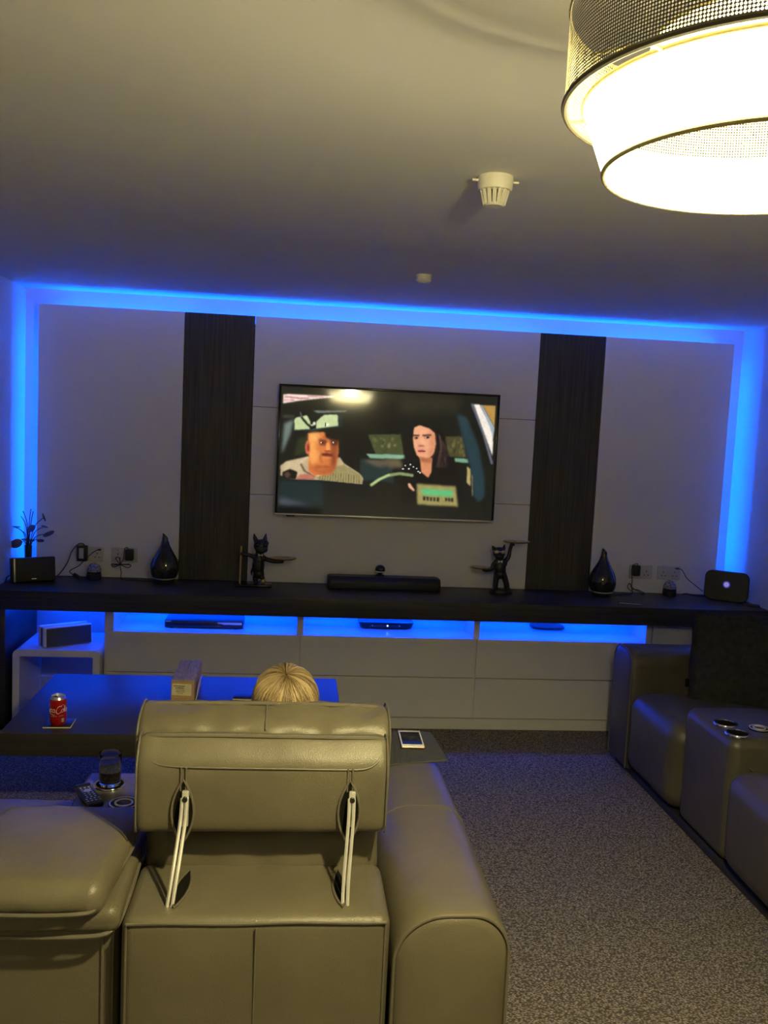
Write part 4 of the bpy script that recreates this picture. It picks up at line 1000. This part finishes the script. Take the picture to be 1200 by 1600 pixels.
# round projector lights
pj = thing('projector_light', (-1.118, -.195, WZ), 'small round projector light with a milky dome, below the far left socket', 'projector')
px, py_ = -1.118, -.195
B().lathe([(0, 0), (.040, 0), (.0415, .004), (.0415, .030), (.036, .032)], (px, py_, WZ), 36).build('base', M['black_satin'], pj)
B().lathe([(.0405, .032), (.0405, .042), (.036, .046)], (px, py_, WZ), 36).build('band', M['black_gloss'], pj)
B().lathe([(.0400, .045)]+[(.0400*math.cos(PI/2*k/10), .048+.046*math.sin(PI/2*k/10)) for k in range(10)]+[(0, .094)], (px, py_, WZ), 36).build('dome', M['dome'], pj)
copy_thing(pj, (3.432, 0, 0), 'small round projector light with a milky dome, below the right socket')
# tear drop diffusers
df = thing('oil_diffuser', (-.715, -.245, WZ), 'black tear drop diffuser with slanted mouth, left of the left dark strip', 'diffuser')
def diffuser(x, y, t):
    prof = [(0, .030), (.060, .030), (.068, .036), (.0765, .055), (.0815, .080), (.080, .105), (.072, .132), (.058, .160), (.042, .188), (.028, .214), (.0195, .240), (.0165, .262), (.0160, .275)]
    seg = 48; b = B(); V = []; F = []; n = len(prof)
    inner = [(.0135, .273), (.0130, .25), (.016, .22)]; pr = prof+inner; n = len(pr)
    for i in range(seg):
        a = 2*PI*i/seg
        for k, (r, z) in enumerate(pr):
            cut = max(0, (z-.235)/.04)
            zz = z+cut*(-.016*math.cos(a)-.004) if z > .235 else z
            V.append((x+r*math.cos(a), y+r*math.sin(a), WZ+zz))
    for i in range(seg):
        j = (i+1) % seg
        for k in range(n-1): F.append((i*n+k, j*n+k, j*n+k+1, i*n+k+1))
    F.append(tuple(i*n for i in reversed(range(seg)))) if pr[0][0] > 0 else None
    b.add(V, F); b.build('shell', M['ceramic'], t, ang=60)
    B().lathe([(0, 0), (.054, 0), (.057, .004), (.058, .024), (0, .026)], (x, y, WZ), 40).build('base', M['black_satin'], t)
    B().tube([(x+.0605*math.cos(2*PI*i/40), y+.0605*math.sin(2*PI*i/40), WZ+.028) for i in range(40)], .0028, 6, True).build('metal_ring', M['steel'], t)
    B().lathe([(0, .252), (.0132, .252)], (x, y, WZ), 24, cap=False).build('mouth', M['socket'], t)
diffuser(-.715, -.245, df)
copy_thing(df, (2.573, -.030, 0), 'black tear drop diffuser with slanted mouth, right of the right dark strip', rotz=-.9)

# dog statues ---------------------------------------------------------------
def cap(b, pts, rad, n=5):
    P = smoothpts(pts, n); m = len(P); R = []
    for i in range(m):
        t = i/(m-1)*(len(rad)-1); k = min(int(t), len(rad)-2); R.append(rad[k]+(rad[k+1]-rad[k])*(t-k))
    b.tube(P, R, 10); b.ell(P[0], (R[0],)*3, 10, 8); b.ell(P[-1], (R[-1],)*3, 10, 8)
def tray(x, y, z, rx_, ry_, t, lift=0):
    o = B().lathe([(0, 0), (.80, 0), (.93, .05), (1, .12), (.985, .14), (.92, .085), (.78, .03), (0, .03)], (0, 0, 0), 40)
    o.v = [(x+v[0]*rx_, y+v[1]*ry_, z+v[2]*.075) for v in o.v]; o.build('tray', M['gold'], t)
def bowtie(x, y, z, t, s=1, m='socket'):
    b = B()
    for q in (-1, 1): b.prism([(x+q*.002*s, y, z-.002*s), (x+q*.012*s, y, z-.0075*s), (x+q*.012*s, y, z+.0075*s), (x+q*.002*s, y, z+.002*s)], (0, .004, 0))
    b.ell((x, y+.001, z), (.003*s, .003*s, .003*s), 8, 6); b.build('bow_tie', M[m], t)
yd = -.262
t = thing('dog_statue', (-.20, yd, WZ), 'black dog butler statue with gold pole and one gold tray, left of television', 'statue')
B().box((-.205, yd+.0, WZ+.007), (.205, .11, .014), .003).build('base_plate', M['black_gloss'], t)
B().tube([(-.286, yd-.01, WZ+.012), (-.283, yd-.01, .988)], .0045, 10).build('pole', M['gold'], t)
b = B()
b.ell((-.184, yd, .872), (.036, .032, .058)); b.ell((-.182, yd, .905), (.034, .030, .038)); b.ell((-.180, yd, .828), (.030, .030, .030))
b.ell((-.172, yd-.004, .990), (.042, .038, .040)); b.ell((-.168, yd-.030, .972), (.030, .022, .022)); b.ell((-.140, yd-.02, 1.01), (.014, .02, .014)); b.ell((-.186, yd-.028, .974), (.018, .016, .018)); b.ell((-.150, yd-.028, .974), (.018, .016, .018))
cap(b, [(-.178, yd, .955), (-.18, yd, .92)], [.024, .026])
for ex, tx, tz in ((-.198, -.214, 1.060), (-.150, -.145, 1.063)): cap(b, [(ex, yd, 1.015), ((ex+tx)/2-.002, yd, 1.036), (tx, yd, tz)], [.015, .012, .003])
cap(b, [(-.205, yd, .925), (-.24, yd-.01, .937), (-.280, yd-.012, .943)], [.015, .012, .010])
cap(b, [(-.160, yd, .925), (-.125, yd-.012, .912), (-.085, yd-.014, .905), (-.050, yd-.014, .908)], [.015, .013, .012, .013])
cap(b, [(-.192, yd, .835), (-.200, yd, .805), (-.196, yd-.006, .790)], [.018, .014, .014]); cap(b, [(-.166, yd, .835), (-.160, yd-.01, .812), (-.156, yd-.012, .806)], [.018, .014, .013])
cap(b, [(-.196, yd, .792), (-.194, yd-.02, .781)], [.013, .011])
cap(b, [(-.212, yd+.01, .865), (-.222, yd+.012, .835), (-.218, yd+.01, .815)], [.008, .006, .003])
remeshed(b, 'dog_body', M['figure'], t, .0032, 3)
B().ell((-.154, yd-.012, WZ+.030), (.017, .017, .017), 18, 12).build('ball', M['gold'], t)
tray(-.045, yd-.014, .919, .080, .055, t); bowtie(-.172, yd-.034, .942, t, 1.1)
b = B()
for q in (-1, 1): b.ell((-.170+q*.021, yd-.036, 1.0), (.015, .008, .011), 14, 8)
b.build('glasses', M['black_gloss'], t)
yd = -.275
t = thing('dog_statue', (1.245, yd, WZ), 'black dog butler statue with gold glasses and two gold trays, right of television', 'statue')
B().lathe([(0, 0), (.066, 0), (.068, .006), (.062, .020), (.05, .026), (0, .026)], (1.245, yd, WZ), 32, sy=.75).build('base', M['figure'], t)
b = B()
b.ell((1.230, yd, .905), (.036, .030, .052)); b.ell((1.235, yd, .935), (.038, .028, .03)); b.ell((1.232, yd, .872), (.034, .03, .03))
b.ell((1.218, yd-.008, .998), (.038, .036, .036)); b.ell((1.214, yd-.034, .982), (.026, .020, .018)); b.ell((1.203, yd-.032, .980), (.016, .014, .016)); b.ell((1.228, yd-.032, .980), (.016, .014, .016))
cap(b, [(1.222, yd-.004, .97), (1.23, yd, .94)], [.022, .026])
for ex, tx, tz in ((1.192, 1.176, 1.038), (1.240, 1.250, 1.048)): cap(b, [(ex, yd, 1.012), ((ex+tx)/2, yd, 1.026), (tx, yd, tz)], [.014, .011, .003])
cap(b, [(1.255, yd, .945), (1.277, yd, .975), (1.284, yd, 1.02), (1.292, yd-.004, 1.055)], [.016, .013, .011, .012]); cap(b, [(1.292, yd, 1.05), (1.305, yd-.004, 1.05)], [.010, .007])
cap(b, [(1.205, yd, .945), (1.186, yd-.01, .925), (1.178, yd-.016, .904), (1.150, yd-.018, .896), (1.128, yd-.018, .899)], [.016, .014, .013, .012, .011])
cap(b, [(1.216, yd, .88), (1.210, yd, .83), (1.208, yd, .79)], [.021, .017, .016]); cap(b, [(1.248, yd, .88), (1.270, yd, .83), (1.280, yd, .79)], [.021, .017, .016])
cap(b, [(1.206, yd-.004, .786), (1.202, yd-.024, .783)], [.014, .012]); cap(b, [(1.282, yd-.004, .786), (1.288, yd-.024, .783)], [.014, .012])
remeshed(b, 'dog_body', M['figure'], t, .0032, 3)
tray(1.118, yd-.018, .905, .072, .052, t); tray(1.320, yd-.004, 1.062, .082, .055, t); bowtie(1.222, yd-.034, .951, t, 1.1)
B().ell((1.312, yd-.01, 1.074), (.008, .008, .006), 10, 8).build('tray_knob', M['gold'], t)
b = B()
for q in (-1, 1): b.ell((1.215+q*.019, yd-.040, 1.008), (.0155, .007, .011), 14, 8, ry(-.12))
b.tube([(1.180, yd-.02, 1.012), (1.196, yd-.045, 1.010), (1.234, yd-.045, 1.012), (1.252, yd-.015, 1.016)], .003, 6); b.build('glasses', M['gold'], t)

# soundbar and camera dome
sb = thing('soundbar', (.548, -.245, WZ), 'long black soundbar lying on the worktop under the television', 'soundbar')
def sb_sec(x, k): 
    P = [(-.060, 0), (-.064, .010), (-.062, .040), (-.046, .066), (-.036, .072), (.045, .072), (.055, .064), (.055, 0)]
    return [(x, -.245+p[0]*k, WZ+.002+p[1]*(.55+.45*k)) for p in P]
b = B(); b.loft([sb_sec(.217, .80), sb_sec(.226, .94), sb_sec(.240, 1), sb_sec(.855, 1), sb_sec(.869, .94), sb_sec(.878, .80)]); b.build('case', M['black_satin'], sb, ang=30)
B().box((.548, -.3085, WZ+.026), (.60, .004, .034), .001).build('grille', M['black_matte'], sb)
cm = thing('camera_dome', (.527, -.215, WZ+.0745), 'small black ball camera with a white band on top of the soundbar', 'camera')
B().lathe([(0, 0), (.026, 0), (.026, .004), (.010, .008), (.010, .020), (0, .020)], (.527, -.215, WZ+.0745), 24).build('stand', M['black_satin'], cm)
B().ell((.527, -.215, WZ+.110), (.030, .030, .027), 24, 16).build('ball', M['black_gloss'], cm)
B().lathe([(.0285, -.004), (.0300, 0), (.0292, .004)], (.527, -.215, WZ+.098), 32, cap=False).build('white_band', M['socket'], cm)
# router
rt = thing('router', (2.625, -.30, WZ), 'black rounded router with a glowing violet ring at the right worktop end', 'router')
def router():
    R3 = rz(-.62) @ rx(-.10); c = Vector((2.615, -.315, WZ+.0895)); w_, h_, th, r = .252, .178, .040, .04
    P = []
    for (sx, sz, a0) in ((1, 1, 0), (-1, 1, 90), (-1, -1, 180), (1, -1, 270)):
        for k in range(9): a = math.radians(a0+90*k/8); P.append((sx*(w_/2-r)+r*math.cos(a), sz*(h_/2-r)+r*math.sin(a)))
    def sec(y, s_): return [c+R3 @ Vector((p[0]*s_, y, p[1]*(1-(1-s_)*w_/h_)*(1))) for p in P]
    b = B(); b.loft([sec(-th/2, .965), sec(-th/2+.003, .985), sec(-th/2+.010, 1), sec(th/2-.006, 1), sec(th/2, .96)]); b.build('case', M['black_satin'], rt, ang=40)
    q = c+R3 @ Vector((.002, -th/2-.0008, .010))
    RR = R3 @ rx(PI/2)
    B().lathe([(.0090, 0), (.0150, 0), (.0150, .0014), (.0090, .0014)], q, 32, RR).build('ring_light', M['ring_light'], rt)
    B().lathe([(0, 0), (.0085, 0), (.0085, .0010), (0, .0010)], q, 24, RR).build('ring_core', M['ring_core'], rt)
    B().tube([q+R3 @ Vector((  .0190*math.cos(2*PI*i/32), 0, .0190*math.sin(2*PI*i/32))) for i in range(32)], .0018, 6, True).build('ring_edge', M['ring_core'], rt)
router()
B().tube(smoothpts([(2.40, -.19, WZ+.01), (2.43, -.19, WZ+.014), (2.46, -.19, WZ+.006), (2.50, -.2, WZ+.003), (2.56, -.2, WZ+.003)]), .003, 6).build('power_cord', M['black_satin'], rt)
tag(B().box((2.708, -.475, WZ+.006), (.07, .045, .011), .004, 2, rot=rz(-.5)).build('small_remote', M['black_satin']), 'small flat black remote lying at the right end of the worktop', 'remote')
cdv = thing('note_card', (1.945, -.50, WZ), 'thin dark card with a pale edge lying flat right of the right diffuser', 'card')
B().box((1.955, -.475, WZ+.004), (.125, .085, .007), .001, rot=rz(-.25)).build('card', M['black_satin'], cdv)
B().box(Vector((1.955, -.475, WZ+.005))+rz(-.25) @ Vector((0, -.0435, 0)), (.125, .003, .004), .0005, rot=rz(-.25)).build('pale_edge', M['socket'], cdv)

# ------------------------------------------------------------------ the child watching television
kid = thing('person', (0, -2.95, .47), 'child with straight blonde hair sitting in the recliner, seen from behind', 'person')
HX, HY, HZ = .0, -2.955, .930
def child():
    b = B()
    b.ell((HX, HY, HZ+.012), (.071, .086, .083)); b.ell((HX, HY+.03, HZ-.045), (.052, .055, .045)); b.ell((HX, HY+.085, HZ-.02), (.010, .014, .014)); b.ell((HX, HY+.066, HZ-.052), (.022, .012, .007))
    for s_ in (-1, 1):
        b.ell((HX+s_*.072, HY+.002, HZ-.01), (.008, .018, .026)); b.ell((HX+s_*.03, HY+.066, HZ-.03), (.02, .018, .02))
    cap(b, [(HX, HY-.008, HZ-.06), (HX, HY-.02, HZ-.115)], [.036, .038])
    b.ell((HX, -2.965, .735), (.105, .062, .10)); b.ell((HX, -2.96, .62), (.092, .065, .11)); b.ell((HX, -2.945, .545), (.105, .085, .065))
    for s_ in (-1, 1):
        cap(b, [(s_*.09, -2.965, .79), (s_*.135, -2.955, .755), (s_*.150, -2.925, .66), (s_*.140, -2.83, .60), (s_*.10, -2.745, .612)], [.036, .034, .028, .025, .019])
        cap(b, [(s_*.098, -2.74, .612), (s_*.080, -2.715, .612)], [.019, .017])
        for k in range(4):
            q = Vector((s_*(.090-.011*k), -2.712, .618-.003*k)); cap(b, [q, q+Vector((-s_*.006, .020+.003*(k in (1, 2)), -.004)), q+Vector((-s_*.010, .030+.004*(k in (1, 2)), -.018))], [.0068, .006, .005], 3)
        cap(b, [(s_*.082, -2.728, .622), (s_*.066, -2.716, .632), (s_*.060, -2.704, .630)], [.008, .0068, .0055], 3)
        cap(b, [(s_*.055, -2.93, .55), (s_*.080, -2.78, .548), (s_*.085, -2.66, .545)], [.062, .052, .043]); cap(b, [(s_*.085, -2.66, .545), (s_*.085, -2.55, .525), (s_*.085, -2.44, .505)], [.042, .040, .028])
        cap(b, [(s_*.085, -2.43, .500), (s_*.09, -2.39, .525), (s_*.092, -2.375, .560)], [.028, .026, .018])
    remeshed(b, 'body', M['skin'], kid, .007, 3)
    b = B(); b.ell((HX, -2.966, .735), (.116, .068, .105)); b.ell((HX, -2.962, .625), (.102, .072, .10))
    for s_ in (-1, 1): cap(b, [(s_*.08, -2.965, .785), (s_*.137, -2.955, .755), (s_*.150, -2.935, .69)], [.043, .043, .038])
    remeshed(b, 'shirt', M['shirt'], kid, .008, 3)
    b = B(); b.ell((HX, -2.945, .55), (.113, .088, .066))
    for s_ in (-1, 1):
        cap(b, [(s_*.055, -2.93, .556), (s_*.080, -2.78, .555), (s_*.085, -2.66, .552)], [.068, .060, .050]); cap(b, [(s_*.085, -2.66, .552), (s_*.085, -2.55, .532), (s_*.085, -2.46, .515)], [.049, .046, .036])
    remeshed(b, 'trousers', M['trouser'], kid, .008, 3)
    for s_ in (-1, 1): B().ell((HX+s_*.028, HY+.076, HZ+.004), (.0095, .008, .0085), 12, 8).build('eye', M['eye'], kid)
    # hair: a cap, then locks falling from the crown
    C0 = Vector((HX, HY-.006, HZ+.012)); RX, RY, RZ_ = .084, .094, .090
    b = B(); b.ell(C0+Vector((0, -.004, 0)), (RX-.004, RY-.006, RZ_-.004), 28, 18)
    b.v = [(v[0], v[1], max(v[2], HZ-.065) if v[1] < HY+.02 else max(v[2], HZ+.035+.3*(v[1]-HY-.02))) for v in b.v]
    hc = b.build('hair', M['hair_root'], kid)
    random.seed(5); b = B()
    tone = []
    for c in range(150):
        az0 = random.uniform(0, 2*PI); t0 = random.uniform(.02, .95); drop = random.uniform(-.10, .10); sw = random.uniform(-.16, .16); ph = random.uniform(0, 6); lift0 = random.uniform(0, .006); tn0 = random.uniform(.25, .9)
        for i in range(20):
            az = az0+random.gauss(0, .16); front = math.sin(az) > .35
            th0 = max(.02, t0*random.uniform(.6, 1.2)); th1 = (1.80 if not front else 1.08)+drop+random.uniform(-.05, .05)
            n = 10; P = []; lift = lift0+random.uniform(0, .003); tn = min(1, max(0, tn0+random.gauss(0, .14)))
            for k in range(n):
                u = k/(n-1); th = th0+(th1-th0)*u; a2 = az+(az0-az)*.55*u*u+sw*u*u+.04*math.sin(ph+u*4)
                d = Vector((math.sin(th)*math.cos(a2), math.sin(th)*math.sin(a2), math.cos(th)))
                d = Vector((d.x, d.y-.50*max(0, d.z), d.z)); d.normalize()
                rr = 1+lift/.08*(.2+.9*math.sin(PI*min(1, u*1.1)*.6))
                q = C0+Vector((d.x*RX*rr, d.y*RY*rr, d.z*RZ_*rr))
                if th > PI/2: q.z -= (th-PI/2)*.035
                P.append(q)
            w0 = random.uniform(.0005, .0010); n0 = len(b.v)
            b.tube(P, [w0*.6]+[w0]*(n-3)+[w0*.7, w0*.15], 3, cap=False)
            for k in range(n): tone += [tn*(.18+.82*min(1, (th0+(th1-th0)*k/(n-1))/.95))]*3
    h = b.build('hair_strands', M['hair'], hc, ang=None); h['kind'] = 'stuff'
    at = h.data.color_attributes.new('tone', 'FLOAT_COLOR', 'POINT')
    at.data.foreach_set('color', np.repeat(np.array(tone, np.float32)[:, None], 4, 1).ravel())
child()
